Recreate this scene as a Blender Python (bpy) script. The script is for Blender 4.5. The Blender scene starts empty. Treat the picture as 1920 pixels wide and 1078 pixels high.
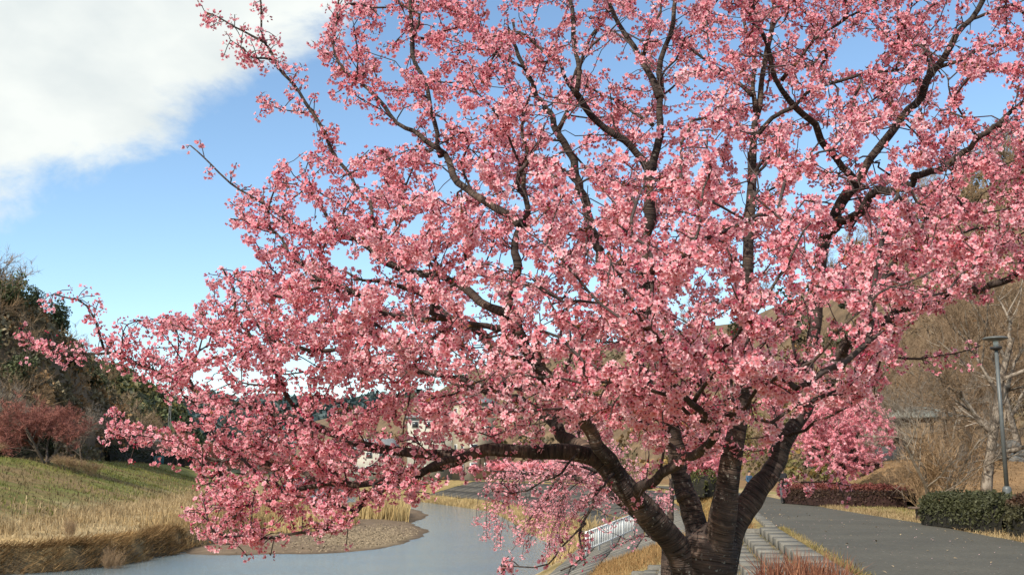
import bpy, math, random
import numpy as np
from mathutils import Vector, Matrix, kdtree, Quaternion

random.seed(7)
RNG = np.random.default_rng(11)
R = math.radians
S = bpy.context.scene
C = S.collection

# ------------------------------------------------------------------ camera, sky, sun, exposure
F = 2000.0                       # focal length in pixels of the 1920 px wide photograph
HOR = 883.0                      # row of the horizon
CAM_Z = 1.6
PITCH = math.atan((HOR - 539.0) / F)
cam_d = bpy.data.cameras.new('camera')
cam = bpy.data.objects.new('camera', cam_d)
C.objects.link(cam)
cam.location = (0, 0, CAM_Z)
cam.rotation_euler = (math.pi / 2 + PITCH, 0, 0)
cam_d.sensor_width = 36.0
cam_d.lens = F / 1920.0 * 36.0
cam_d.clip_start = 0.05
cam_d.clip_end = 6000
S.camera = cam

SUN_DIR = Vector((-0.45, -0.60, 0.66)).normalized()      # towards the sun: behind the camera, to the left
SUN_EL = math.asin(SUN_DIR.z)
SUN_AZ = math.atan2(SUN_DIR.x, SUN_DIR.y)

world = bpy.data.worlds.new('World')
S.world = world
world.use_nodes = True
wt = world.node_tree
wt.nodes.clear()


def wn(kind, **kw):
    n = wt.nodes.new(kind)
    for k, v in kw.items():
        setattr(n, k, v)
    return n


w_out = wn('ShaderNodeOutputWorld')
w_bg = wn('ShaderNodeBackground')
w_bg.inputs['Strength'].default_value = 0.142
w_sky = wn('ShaderNodeTexSky', sky_type='NISHITA', sun_disc=False, sun_elevation=SUN_EL, sun_rotation=SUN_AZ,
           altitude=10, air_density=1.0, dust_density=0.0, ozone_density=1.6)
# a bank of cloud: a mask in the plane of a cloud layer (direction divided by its height)
w_tc = wn('ShaderNodeTexCoord')
w_sep = wn('ShaderNodeSeparateXYZ')
wt.links.new(w_tc.outputs['Generated'], w_sep.inputs[0])


def wmath(op, a, b=None, clamp=False):
    n = wn('ShaderNodeMath', operation=op, use_clamp=clamp)
    for i, v in enumerate((a, b)):
        if v is None:
            continue
        if isinstance(v, (int, float)):
            n.inputs[i].default_value = v
        else:
            wt.links.new(v, n.inputs[i])
    return n.outputs[0]


w_map = wn('ShaderNodeMapping')
w_map.inputs['Scale'].default_value = (1.0, 1.0, 1.7)
w_map.inputs['Rotation'].default_value = (0, R(30), 0)
wt.links.new(w_tc.outputs['Generated'], w_map.inputs['Vector'])
w_n1 = wn('ShaderNodeTexNoise')
w_n1.inputs['Scale'].default_value = 6.5
w_n1.inputs['Detail'].default_value = 9
w_n1.inputs['Roughness'].default_value = 0.60
w_n1.inputs['Distortion'].default_value = 0.25
wt.links.new(w_map.outputs[0], w_n1.inputs['Vector'])
w_n2 = wn('ShaderNodeTexNoise')
w_n2.inputs['Scale'].default_value = 9.0
w_n2.inputs['Detail'].default_value = 5
w_n2.inputs['Roughness'].default_value = 0.5
wt.links.new(w_map.outputs[0], w_n2.inputs['Vector'])
# the bank ends in a slanting front
edge = wmath('SUBTRACT', wmath('SUBTRACT', w_sep.outputs['Z'], wmath('MULTIPLY', w_sep.outputs['X'], 0.647)), 0.487)
fuzz = wmath('MULTIPLY', wmath('SUBTRACT', w_n1.outputs['Fac'], 0.5), 0.20)
mask = wmath('MULTIPLY', wmath('ADD', wmath('ADD', edge, fuzz), 0.012), 20.0, clamp=True)
w_sm = wn('ShaderNodeMapRange', interpolation_type='SMOOTHSTEP')
wt.links.new(mask, w_sm.inputs[0])
mask = w_sm.outputs[0]
w_cr = wn('ShaderNodeValToRGB')
w_cr.color_ramp.elements[0].position = 0.3
w_cr.color_ramp.elements[0].color = (4.7, 5.1, 5.15, 1)
w_cr.color_ramp.elements[1].position = 0.62
w_cr.color_ramp.elements[1].color = (5.9, 6.15, 5.95, 1)
wt.links.new(w_n2.outputs['Fac'], w_cr.inputs[0])
w_tint = wn('ShaderNodeMix', data_type='RGBA', blend_type='MULTIPLY')
w_tint.inputs[0].default_value = 1.0
w_tint.inputs[7].default_value = (1.13, 1.22, 1.22, 1)
wt.links.new(w_sky.outputs[0], w_tint.inputs[6])
w_mix = wn('ShaderNodeMix', data_type='RGBA')
wt.links.new(mask, w_mix.inputs[0])
wt.links.new(w_tint.outputs[2], w_mix.inputs[6])
wt.links.new(w_cr.outputs[0], w_mix.inputs[7])
wt.links.new(w_mix.outputs[2], w_bg.inputs['Color'])
wt.links.new(w_bg.outputs[0], w_out.inputs['Surface'])

sun_d = bpy.data.lights.new('sun', 'SUN')
sun_d.energy = 4.9
sun_d.angle = R(0.6)
sun_d.color = (1.0, 0.93, 0.82)
sun = bpy.data.objects.new('sun', sun_d)
C.objects.link(sun)
sun.rotation_euler = SUN_DIR.to_track_quat('Z', 'Y').to_euler()
sun.location = (-30, -25, 40)

S.render.engine = 'CYCLES'
S.view_settings.view_transform = 'Standard'
S.view_settings.look = 'None'
S.view_settings.gamma = 1.0
S.view_settings.exposure = 0.2
S.view_settings.use_curve_mapping = False
S.cycles.max_bounces = 8
S.cycles.diffuse_bounces = 5
S.cycles.glossy_bounces = 2
S.cycles.transmission_bounces = 4
S.cycles.transparent_max_bounces = 6
S.cycles.caustics_reflective = False
S.cycles.caustics_refractive = False
S.cycles.sample_clamp_indirect = 6.0

FWD = np.array((0, math.cos(PITCH), math.sin(PITCH)))
UPV = np.array((0, -math.sin(PITCH), math.cos(PITCH)))


def at(px, py, Y):
    """point of the place, Y metres ahead, seen at (px, py) in the photograph"""
    u = (px - 960.0) / F
    v = (539.0 - py) / F
    d = FWD + UPV * v
    k = Y / d[1]
    return np.array((u * k, Y, CAM_Z + d[2] * k))


def proj(P):
    P = np.atleast_2d(P)
    d = P - np.array((0, 0, CAM_Z))
    w = d @ FWD
    return 960 + F * d[:, 0] / w, 539 - F * (d @ UPV) / w


# ------------------------------------------------------------------ materials
def new_mat(name):
    m = bpy.data.materials.new(name)
    m.use_nodes = True
    m.node_tree.nodes.clear()
    return m, m.node_tree


def nd(t, kind, **kw):
    n = t.nodes.new(kind)
    for k, v in kw.items():
        setattr(n, k, v)
    return n


def noise_node(t, scale, detail=5, rough=0.55, coord='Object', vec=None, dist=0.0):
    n = nd(t, 'ShaderNodeTexNoise')
    n.inputs['Scale'].default_value = scale
    n.inputs['Detail'].default_value = detail
    n.inputs['Roughness'].default_value = rough
    n.inputs['Distortion'].default_value = dist
    if vec is None:
        tc = nd(t, 'ShaderNodeTexCoord')
        vec = tc.outputs[coord]
    t.links.new(vec, n.inputs['Vector'])
    return n.outputs['Fac']


def ramp(t, fac, stops):
    r = nd(t, 'ShaderNodeValToRGB')
    while len(r.color_ramp.elements) < len(stops):
        r.color_ramp.elements.new(0.5)
    for e, (p, c) in zip(r.color_ramp.elements, stops):
        e.position = p
        e.color = (*c, 1)
    t.links.new(fac, r.inputs[0])
    return r.outputs[0]


def mixc(t, fac, a, b, blend='MIX'):
    n = nd(t, 'ShaderNodeMix', data_type='RGBA', blend_type=blend)
    for i, v in ((0, fac), (6, a), (7, b)):
        if isinstance(v, (int, float)):
            n.inputs[i].default_value = v
        elif isinstance(v, tuple):
            n.inputs[i].default_value = (*v, 1)
        else:
            t.links.new(v, n.inputs[i])
    return n.outputs[2]


def finish(m, t, col, rough=0.85, bump=None, bump_strength=0.4, bump_dist=0.02, metal=0.0, spec=0.3):
    b = nd(t, 'ShaderNodeBsdfPrincipled')
    o = nd(t, 'ShaderNodeOutputMaterial')
    if isinstance(col, tuple):
        b.inputs['Base Color'].default_value = (*col, 1)
    else:
        t.links.new(col, b.inputs['Base Color'])
    if isinstance(rough, (int, float)):
        b.inputs['Roughness'].default_value = rough
    else:
        t.links.new(rough, b.inputs['Roughness'])
    b.inputs['Metallic'].default_value = metal
    b.inputs['Specular IOR Level'].default_value = spec
    if bump is not None:
        bn = nd(t, 'ShaderNodeBump')
        bn.inputs['Strength'].default_value = bump_strength
        bn.inputs['Distance'].default_value = bump_dist
        t.links.new(bump, bn.inputs['Height'])
        t.links.new(bn.outputs[0], b.inputs['Normal'])
    t.links.new(b.outputs[0], o.inputs['Surface'])
    return m


def simple(name, a, b, scale=8.0, rough=0.85, bump=0.3, dist=0.01, metal=0.0, coord='Object', spec=0.3, detail=6):
    m, t = new_mat(name)
    n = noise_node(t, scale, detail, coord=coord)
    c = ramp(t, n, [(0.3, a), (0.7, b)])
    n2 = noise_node(t, scale * 6, 4, coord=coord)
    return finish(m, t, c, rough, n2, bump, dist, metal, spec)


def attr(t, name):
    a = nd(t, 'ShaderNodeAttribute')
    a.attribute_name = name
    return a


def col_attr_mat(name, translucent=0.0, rough=0.7, spec=0.2, noise_amt=0.0, noise_scale=3.0):
    m, t = new_mat(name)
    col = attr(t, 'col').outputs['Color']
    if noise_amt:
        n = noise_node(t, noise_scale, 4)
        k = ramp(t, n, [(0.3, (1 - noise_amt,) * 3), (0.7, (1 + noise_amt,) * 3)])
        col = mixc(t, 1.0, col, k, 'MULTIPLY')
    b = nd(t, 'ShaderNodeBsdfPrincipled')
    b.inputs['Roughness'].default_value = rough
    b.inputs['Specular IOR Level'].default_value = spec
    t.links.new(col, b.inputs['Base Color'])
    o = nd(t, 'ShaderNodeOutputMaterial')
    if translucent:
        tr = nd(t, 'ShaderNodeBsdfTranslucent')
        t.links.new(col, tr.inputs['Color'])
        mx = nd(t, 'ShaderNodeMixShader')
        mx.inputs[0].default_value = translucent
        t.links.new(b.outputs[0], mx.inputs[1])
        t.links.new(tr.outputs[0], mx.inputs[2])
        t.links.new(mx.outputs[0], o.inputs['Surface'])
    else:
        t.links.new(b.outputs[0], o.inputs['Surface'])
    return m


def bark_mat():
    m, t = new_mat('cherry bark')
    al = attr(t, 'along').outputs['Fac']
    tc = nd(t, 'ShaderNodeTexCoord')
    # coordinates: stretched round the limb, tight along it
    cmb = nd(t, 'ShaderNodeCombineXYZ')
    mul = nd(t, 'ShaderNodeMath', operation='MULTIPLY')
    mul.inputs[1].default_value = 55.0
    t.links.new(al, mul.inputs[0])
    t.links.new(mul.outputs[0], cmb.inputs[0])
    sc = nd(t, 'ShaderNodeVectorMath', operation='SCALE')
    sc.inputs['Scale'].default_value = 7.0
    t.links.new(tc.outputs['Object'], sc.inputs[0])
    add = nd(t, 'ShaderNodeVectorMath', operation='ADD')
    t.links.new(cmb.outputs[0], add.inputs[0])
    t.links.new(sc.outputs[0], add.inputs[1])
    rings = noise_node(t, 1.0, 4, 0.6, vec=add.outputs[0])
    big = noise_node(t, 4.0, 5, 0.6)
    c0 = ramp(t, big, [(0.3, (0.026, 0.019, 0.017)), (0.5, (0.056, 0.041, 0.035)), (0.72, (0.135, 0.092, 0.068))])
    c1 = ramp(t, rings, [(0.32, (0.5, 0.48, 0.47)), (0.5, (0.95, 0.95, 0.95)), (0.68, (1.45, 1.4, 1.35))])
    c = mixc(t, 1.0, c0, c1, 'MULTIPLY')
    mul2 = nd(t, 'ShaderNodeMath', operation='MULTIPLY')
    mul2.inputs[1].default_value = 130.0
    t.links.new(al, mul2.inputs[0])
    cmb2 = nd(t, 'ShaderNodeCombineXYZ')
    t.links.new(mul2.outputs[0], cmb2.inputs[0])
    sc2 = nd(t, 'ShaderNodeVectorMath', operation='SCALE')
    sc2.inputs['Scale'].default_value = 13.0
    t.links.new(tc.outputs['Object'], sc2.inputs[0])
    add2 = nd(t, 'ShaderNodeVectorMath', operation='ADD')
    t.links.new(cmb2.outputs[0], add2.inputs[0])
    t.links.new(sc2.outputs[0], add2.inputs[1])
    lines = noise_node(t, 1.0, 2, 0.5, vec=add2.outputs[0])
    c2 = ramp(t, lines, [(0.36, (0.30, 0.28, 0.28)), (0.45, (1.0, 1.0, 1.0)), (0.62, (1.0, 1.0, 1.0)), (0.70, (1.9, 1.75, 1.6))])
    c = mixc(t, 1.0, c, c2, 'MULTIPLY')
    lich = noise_node(t, 46.0, 3, 0.55)
    lf = ramp(t, lich, [(0.625, (0, 0, 0)), (0.68, (1, 1, 1))])
    big2 = noise_node(t, 2.2, 2)
    lf2 = ramp(t, big2, [(0.42, (0, 0, 0)), (0.62, (0.75, 0.75, 0.75))])
    lff = mixc(t, 1.0, lf, lf2, 'MULTIPLY')
    c = mixc(t, lff, c, (0.34, 0.33, 0.29))
    fine = noise_node(t, 60.0, 5, 0.7)
    hb = nd(t, 'ShaderNodeMath', operation='ADD')
    t.links.new(rings, hb.inputs[0])
    t.links.new(lines, hb.inputs[1])
    return finish(m, t, c, 0.78, hb.outputs[0], 0.9, 0.012, spec=0.25)


def ground_mat():
    m, t = new_mat('ground')
    col = attr(t, 'col').outputs['Color']
    n = noise_node(t, 0.55, 8, 0.68)
    k = ramp(t, n, [(0.28, (0.62, 0.62, 0.6)), (0.5, (1.0, 1.0, 1.0)), (0.72, (1.35, 1.33, 1.28))])
    n2 = noise_node(t, 7.0, 6, 0.7)
    k2 = ramp(t, n2, [(0.3, (0.65, 0.65, 0.65)), (0.7, (1.35, 1.35, 1.35))])
    c = mixc(t, 1.0, mixc(t, 1.0, col, k, 'MULTIPLY'), k2, 'MULTIPLY')
    return finish(m, t, c, 0.95, n2, 0.8, 0.06, spec=0.1)


def asphalt_mat():
    m, t = new_mat('asphalt')
    n = noise_node(t, 0.35, 6, 0.6)
    c = ramp(t, n, [(0.3, (0.058, 0.054, 0.045)), (0.7, (0.086, 0.079, 0.064))])
    sp = noise_node(t, 16.0, 6, 0.75)
    k = ramp(t, sp, [(0.3, (0.72, 0.72, 0.72)), (0.5, (1, 1, 1)), (0.7, (1.4, 1.38, 1.35))])
    c = mixc(t, 1.0, c, k, 'MULTIPLY')
    lit = noise_node(t, 14.0, 2, 0.5)
    lf = ramp(t, lit, [(0.735, (0, 0, 0)), (0.75, (1, 1, 1))])
    c = mixc(t, lf, c, (0.30, 0.26, 0.22))
    return finish(m, t, c, 0.9, sp, 0.5, 0.006, spec=0.25)


def concrete_mat(name='concrete', a=(0.105, 0.098, 0.085), b=(0.215, 0.20, 0.172)):
    m, t = new_mat(name)
    n = noise_node(t, 1.7, 8, 0.65)
    c = ramp(t, n, [(0.3, a), (0.68, b)])
    n2 = noise_node(t, 30.0, 4, 0.6)
    k = ramp(t, n2, [(0.3, (0.75, 0.75, 0.75)), (0.7, (1.2, 1.2, 1.2))])
    c = mixc(t, 1.0, c, k, 'MULTIPLY')
    st = noise_node(t, 4.5, 5, 0.7)
    sf = ramp(t, st, [(0.56, (0, 0, 0)), (0.68, (0.6, 0.6, 0.6))])
    c = mixc(t, sf, c, (0.065, 0.06, 0.045))
    inf = nd(t, 'ShaderNodeObjectInfo')
    kr = ramp(t, inf.outputs['Random'], [(0.0, (0.88, 0.88, 0.88)), (1.0, (1.10, 1.09, 1.07))])
    c = mixc(t, 1.0, c, kr, 'MULTIPLY')
    return finish(m, t, c, 0.9, n2, 0.5, 0.008, spec=0.2)


def water_mat():
    m, t = new_mat('water')
    tc = nd(t, 'ShaderNodeTexCoord')
    mp = nd(t, 'ShaderNodeMapping')
    mp.inputs['Scale'].default_value = (1.0, 1.5, 1.0)
    mp.inputs['Rotation'].default_value = (0, 0, R(12))
    t.links.new(tc.outputs['Object'], mp.inputs['Vector'])
    a = noise_node(t, 3.2, 5, 0.6, vec=mp.outputs[0], dist=0.4)
    b = noise_node(t, 0.25, 3, 0.5)
    silt_and_sky = ramp(t, b, [(0.35, (0.115, 0.16, 0.19)), (0.65, (0.15, 0.18, 0.185))])  # silt colour with the blue of the reflected sky painted into it
    return finish(m, t, silt_and_sky, 0.08, a, 0.6, 0.12, spec=0.5)


M = {
    'bark': bark_mat(),
    'petal': col_attr_mat('blossom', 0.45, 0.6, 0.15),
    'twig': simple('twig bark', (0.030, 0.022, 0.021), (0.075, 0.054, 0.048), 12, 0.8),
    'leaf': col_attr_mat('leaves', 0.2, 0.55, 0.25),
    'dry': col_attr_mat('dry grass', 0.22, 0.85, 0.1),
    'wood_far': col_attr_mat('twigs far', 0.0, 0.9, 0.1),
    'ground': ground_mat(),
    'asphalt': asphalt_mat(),
    'concrete': concrete_mat(),
    'paving': concrete_mat('weathered paving', (0.10, 0.095, 0.085), (0.21, 0.195, 0.17)),
    'dark_paving': concrete_mat('dark block revetment', (0.055, 0.052, 0.048), (0.115, 0.105, 0.092)),
    'water': water_mat(),
    'pale_bark': simple('pale bark', (0.13, 0.105, 0.08), (0.34, 0.28, 0.22), 5, 0.85, 0.5),
    'brown_bark': simple('brown bark', (0.06, 0.045, 0.035), (0.15, 0.115, 0.09), 5, 0.9, 0.5),
    'white_paint': simple('white paint', (0.52, 0.52, 0.50), (0.66, 0.66, 0.63), 6, 0.45, 0.05),
    'railing_white': simple('railing paint', (0.70, 0.70, 0.68), (0.8, 0.8, 0.78), 6, 0.45, 0.05),
    'lamp_grey': simple('lamp grey paint', (0.075, 0.082, 0.082), (0.105, 0.113, 0.113), 9, 0.45, 0.05, spec=0.5),
    'lamp_dark': simple('lamp dark', (0.025, 0.025, 0.026), (0.04, 0.04, 0.042), 9, 0.5, 0.05),
    'lamp_glass': simple('frosted lamp glass', (0.62, 0.66, 0.62), (0.74, 0.77, 0.72), 9, 0.3, 0.02),
    'bench_wood': simple('bench wood', (0.07, 0.045, 0.032), (0.15, 0.10, 0.075), 9, 0.8),
    'wall_beige': simple('beige wall', (0.34, 0.29, 0.21), (0.42, 0.36, 0.27), 1.5, 0.9, 0.1),
    'wall_white': simple('white wall', (0.40, 0.37, 0.31), (0.48, 0.45, 0.38), 1.5, 0.9, 0.1),
    'roof_grey': simple('grey roof', (0.16, 0.17, 0.18), (0.25, 0.26, 0.27), 3, 0.7, 0.2),
    'roof_pale': simple('pale roof', (0.20, 0.205, 0.18), (0.28, 0.285, 0.25), 3, 0.7, 0.2),
    'glass': simple('window glass', (0.03, 0.035, 0.04), (0.05, 0.055, 0.06), 3, 0.15, 0.0, spec=0.6),
    'rock': simple('rock', (0.035, 0.034, 0.032), (0.16, 0.155, 0.145), 3, 0.9, 0.8, 0.03),
    'timber': simple('brown timber', (0.075, 0.045, 0.032), (0.14, 0.09, 0.062), 6, 0.85),
    'slate': simple('dark panel', (0.03, 0.034, 0.036), (0.055, 0.06, 0.062), 6, 0.8),
    'steel': simple('weathered steel', (0.16, 0.16, 0.16), (0.24, 0.24, 0.24), 6, 0.6, metal=0.3),
    'jacket_black': simple('black jacket', (0.013, 0.013, 0.015), (0.024, 0.024, 0.027), 12, 0.8, 0.5),
    'jacket_blue': simple('blue jacket', (0.035, 0.075, 0.13), (0.05, 0.10, 0.17), 12, 0.8, 0.5),
    'jeans': simple('grey jeans', (0.055, 0.06, 0.07), (0.10, 0.105, 0.115), 12, 0.85, 0.5),
    'black_cloth': simple('black boots', (0.010, 0.010, 0.011), (0.018, 0.018, 0.02), 12, 0.6, 0.3),
    'skin': simple('skin', (0.45, 0.27, 0.19), (0.52, 0.32, 0.23), 12, 0.6, 0.1),
    'hair': simple('black hair', (0.012, 0.010, 0.009), (0.02, 0.017, 0.015), 30, 0.6, 0.5),
    'tarp': simple('teal netting', (0.03, 0.10, 0.11), (0.05, 0.15, 0.16), 4, 0.8),
}


# ------------------------------------------------------------------ mesh helpers
def tag(o, label=None, cat=None, group=None, kind=None):
    if label:
        o['label'] = label
    if cat:
        o['category'] = cat
    if group:
        o['group'] = group
    if kind:
        o['kind'] = kind
    return o


def empty(name, loc, rz=0.0):
    o = bpy.data.objects.new(name, None)
    o.empty_display_size = 0.3
    o.location = loc
    o.rotation_euler = (0, 0, rz)
    C.objects.link(o)
    return o


def link(name, me, parent=None, loc=None):
    o = bpy.data.objects.new(name, me)
    C.objects.link(o)
    if parent is not None:
        o.parent = parent
    if loc is not None:
        o.location = loc
    return o


def mesh_np(name, V, T, mats, col=None, along=None, smooth=False, midx=None, quads=False):
    """mesh from numpy: V (n,3), T (m,3) or (m,4)"""
    me = bpy.data.meshes.new(name)
    V = np.ascontiguousarray(V, dtype=np.float32)
    T = np.ascontiguousarray(T, dtype=np.int32)
    k = T.shape[1]
    me.vertices.add(len(V))
    me.vertices.foreach_set('co', V.ravel())
    me.loops.add(T.size)
    me.loops.foreach_set('vertex_index', T.ravel())
    me.polygons.add(len(T))
    me.polygons.foreach_set('loop_start', np.arange(0, T.size, k, dtype=np.int32))
    me.polygons.foreach_set('loop_total', np.full(len(T), k, dtype=np.int32))
    if smooth:
        me.polygons.foreach_set('use_smooth', np.ones(len(T), dtype=bool))
    if midx is not None:
        me.polygons.foreach_set('material_index', np.asarray(midx, dtype=np.int32))
    for m_ in (mats if isinstance(mats, (list, tuple)) else [mats]):
        me.materials.append(m_)
    if col is not None:
        a = me.attributes.new('col', 'FLOAT_COLOR', 'POINT')
        c4 = np.ones((len(V), 4), dtype=np.float32)
        c4[:, :3] = col
        a.data.foreach_set('color', c4.ravel())
    if along is not None:
        a = me.attributes.new('along', 'FLOAT', 'POINT')
        a.data.foreach_set('value', np.asarray(along, dtype=np.float32))
    me.update(calc_edges=True)
    me.validate()
    return me


class Acc:
    """collects tubes, boxes, slivers; everything as triangles / quads split to triangles"""

    def __init__(self):
        self.V, self.T, self.A, self.C = [], [], [], []
        self.n = 0

    def add(self, V, T, along=None, col=None):
        V = np.asarray(V, dtype=np.float64)
        T = np.asarray(T, dtype=np.int64)
        self.V.append(V)
        self.T.append(T + self.n)
        self.A.append(np.zeros(len(V)) if along is None else np.asarray(along))
        c = np.ones((len(V), 3)) * 0.5
        if col is not None:
            c[:] = col
        self.C.append(c)
        self.n += len(V)

    def tube(self, P, rad, sides=6, col=None, along0=0.0, cap=True, wob=0.0, seed=0):
        P = np.asarray(P, dtype=np.float64)
        n = len(P)
        rad = np.broadcast_to(np.asarray(rad, dtype=np.float64), (n,))
        t = np.gradient(P, axis=0)
        t /= np.linalg.norm(t, axis=1)[:, None] + 1e-12
        a = np.array((0.31, 0.17, 0.94)) if abs(t[0][2]) < 0.85 else np.array((0.94, 0.2, 0.1))
        u = np.cross(t[0], a)
        u /= np.linalg.norm(u)
        ang = np.arange(sides) * (2 * math.pi / sides)
        ca, sa = np.cos(ang), np.sin(ang)
        V = np.empty((n, sides, 3))
        L = np.concatenate([[0], np.cumsum(np.linalg.norm(np.diff(P, axis=0), axis=1))]) + along0
        for i in range(n):
            u = u - t[i] * u.dot(t[i])
            u /= np.linalg.norm(u) + 1e-12
            w = np.cross(t[i], u)
            r_ = rad[i]
            if wob:
                r_ = rad[i] * (1 + wob * np.sin(ang * 2 + seed + L[i] * 5.1) + wob * 0.7 * np.sin(ang * 3 - seed * 2 - L[i] * 7.7)
                               + wob * 0.8 * math.sin(L[i] * 17 + seed))
                V[i] = P[i] + (r_ * ca)[:, None] * u + (r_ * sa)[:, None] * w
            else:
                V[i] = P[i] + r_ * (ca[:, None] * u + sa[:, None] * w)
        i0 = (np.arange(n - 1)[:, None] * sides + np.arange(sides)[None, :]).ravel()
        i1 = (np.arange(n - 1)[:, None] * sides + ((np.arange(sides) + 1) % sides)[None, :]).ravel()
        T = np.concatenate([np.stack([i0, i1, i1 + sides], 1), np.stack([i0, i1 + sides, i0 + sides], 1)])
        Vf = V.reshape(-1, 3)
        al = np.repeat(L, sides)
        if cap:
            m_ = len(Vf)
            Vf = np.vstack([Vf, P[-1] + t[-1] * rad[-1] * 0.6, P[0]])
            al = np.concatenate([al, [L[-1], L[0]]])
            b = (n - 1) * sides
            k = np.arange(sides)
            T = np.vstack([T, np.stack([b + k, b + (k + 1) % sides, np.full(sides, m_)], 1),
                           np.stack([(k + 1) % sides, k, np.full(sides, m_ + 1)], 1)])
        self.add(Vf, T, al, col)

    def box(self, c, s, rot=None, col=None, bevel=0.0):
        c = np.asarray(c, float)
        s = np.asarray(s, float) / 2
        if bevel > 0:
            b = min(bevel, s.min() * 0.9)
            V = []
            for z in (-1, 1):
                for inset_z in ((0, 1) if z < 0 else (1, 0)):
                    k = b if inset_z == 0 else 0.0
                    zz = z * s[2] if inset_z == 0 else z * (s[2] - b)
                    xs, ys = s[0] - k, s[1] - k
                    V += [(-xs, -ys, zz), (xs, -ys, zz), (xs, ys, zz), (-xs, ys, zz)]
            V = np.array(V)
            T = [(0, 2, 1), (0, 3, 2), (12, 13, 14), (12, 14, 15)]
            for l in range(3):
                for k in range(4):
                    a_, b_ = l * 4 + k, l * 4 + (k + 1) % 4
                    T += [(a_, b_, b_ + 4), (a_, b_ + 4, a_ + 4)]
        else:
            V = np.array([(-1, -1, -1), (1, -1, -1), (1, 1, -1), (-1, 1, -1), (-1, -1, 1), (1, -1, 1), (1, 1, 1), (-1, 1, 1)]) * s
            T = [(0, 2, 1), (0, 3, 2), (4, 5, 6), (4, 6, 7)]
            for k in range(4):
                a_, b_ = k, (k + 1) % 4
                T += [(a_, b_, b_ + 4), (a_, b_ + 4, a_ + 4)]
        if rot is not None:
            V = V @ np.array(rot).T
        self.add(V + c, T, None, col)

    def lathe(self, prof, sides=20, c=(0, 0, 0), col=None):
        prof = np.asarray(prof, float)
        n = len(prof)
        ang = np.arange(sides) * 2 * math.pi / sides
        V = np.empty((n, sides, 3))
        V[:, :, 0] = prof[:, 0][:, None] * np.cos(ang) + c[0]
        V[:, :, 1] = prof[:, 0][:, None] * np.sin(ang) + c[1]
        V[:, :, 2] = prof[:, 1][:, None] + c[2]
        i0 = (np.arange(n - 1)[:, None] * sides + np.arange(sides)[None, :]).ravel()
        i1 = (np.arange(n - 1)[:, None] * sides + ((np.arange(sides) + 1) % sides)[None, :]).ravel()
        T = np.concatenate([np.stack([i0, i1, i1 + sides], 1), np.stack([i0, i1 + sides, i0 + sides], 1)])
        k = np.arange(1, sides - 1)
        T = np.vstack([T, np.stack([0 * k, k + 1, k], 1), np.stack([0 * k, k, k + 1], 1) + (n - 1) * sides])
        self.add(V.reshape(-1, 3), T, None, col)

    def prism(self, poly, z0, z1, col=None):
        """convex polygon extruded"""
        p = np.asarray(poly, float)
        n = len(p)
        V = np.vstack([np.c_[p, np.full(n, z0)], np.c_[p, np.full(n, z1)]])
        T = []
        for k in range(n):
            a_, b_ = k, (k + 1) % n
            T += [(a_, b_, b_ + n), (a_, b_ + n, a_ + n)]
        for k in range(1, n - 1):
            T += [(0, k + 1, k), (n, n + k, n + k + 1)]
        self.add(V, T, None, col)

    def arrays(self):
        return np.vstack(self.V), np.vstack(self.T), np.concatenate(self.A), np.vstack(self.C)

    def mesh(self, name, mats, smooth=False, colour=False):
        V, T, A, Cc = self.arrays()
        return mesh_np(name, V, T, mats, Cc if colour else None, A, smooth)

    def build(self, name, mats, parent=None, loc=None, smooth=False, colour=False):
        return link(name, self.mesh(name, mats, smooth, colour), parent, loc)


def rot_from_z(d, spin):
    """(n,3) directions -> rotation matrices taking +Z to d, spun about it"""
    d = d / (np.linalg.norm(d, axis=1)[:, None] + 1e-12)
    a = np.where(np.abs(d[:, 2:3]) < 0.9, np.array([[0, 0, 1.0]]), np.array([[1.0, 0, 0]]))
    x = np.cross(a, d)
    x /= np.linalg.norm(x, axis=1)[:, None] + 1e-12
    y = np.cross(d, x)
    c, s = np.cos(spin)[:, None], np.sin(spin)[:, None]
    return np.stack([x * c + y * s, -x * s + y * c, d], axis=2)


def scatter(protos, idx, pos, rot, scale, tint=None):
    """realised copies of small prototypes (V, T, C) -> one (V, T, C)"""
    Vs, Ts, Cs = [], [], []
    off = 0
    for k, (V, T, Cc) in enumerate(protos):
        sel = np.nonzero(idx == k)[0]
        if not len(sel):
            continue
        s = scale[sel]
        s = s[:, None, None] if s.ndim == 1 else s[:, None, :]
        W = np.einsum('nij,nvj->nvi', rot[sel], V[None] * s) + pos[sel][:, None, :]
        n, v = len(sel), len(V)
        Vs.append(W.reshape(-1, 3))
        Ts.append((T[None] + (np.arange(n) * v)[:, None, None]).reshape(-1, 3) + off)
        cc = np.repeat(Cc[None], n, 0)
        if tint is not None:
            cc = cc * tint[sel][:, None, :]
        Cs.append(cc.reshape(-1, 3))
        off += n * v
    return np.vstack(Vs), np.vstack(Ts), np.vstack(Cs)


def inside(poly, x, y):
    p = np.asarray(poly, float)
    res = np.zeros(len(x), bool)
    j = len(p) - 1
    for i in range(len(p)):
        c = ((p[i, 1] > y) != (p[j, 1] > y)) & (x < (p[j, 0] - p[i, 0]) * (y - p[i, 1]) / (p[j, 1] - p[i, 1] + 1e-12) + p[i, 0])
        res ^= c
        j = i
    return res


def vnoise(x, y, seed=0):
    """cheap smooth value noise in numpy, about -1..1"""
    v = np.zeros_like(np.asarray(x, float))
    r = np.random.default_rng(seed)
    for k in range(7):
        a = r.uniform(0, 2 * math.pi)
        f = 0.6 * 1.45 ** k
        ph = r.uniform(0, 9, 2)
        v += np.sin(f * (x * math.cos(a) + y * math.sin(a)) + ph[0] + 1.3 * np.sin(f * 0.7 * (-x * math.sin(a) + y * math.cos(a)) + ph[1])) / (1.25 ** k)
    return v / 3.2


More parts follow.
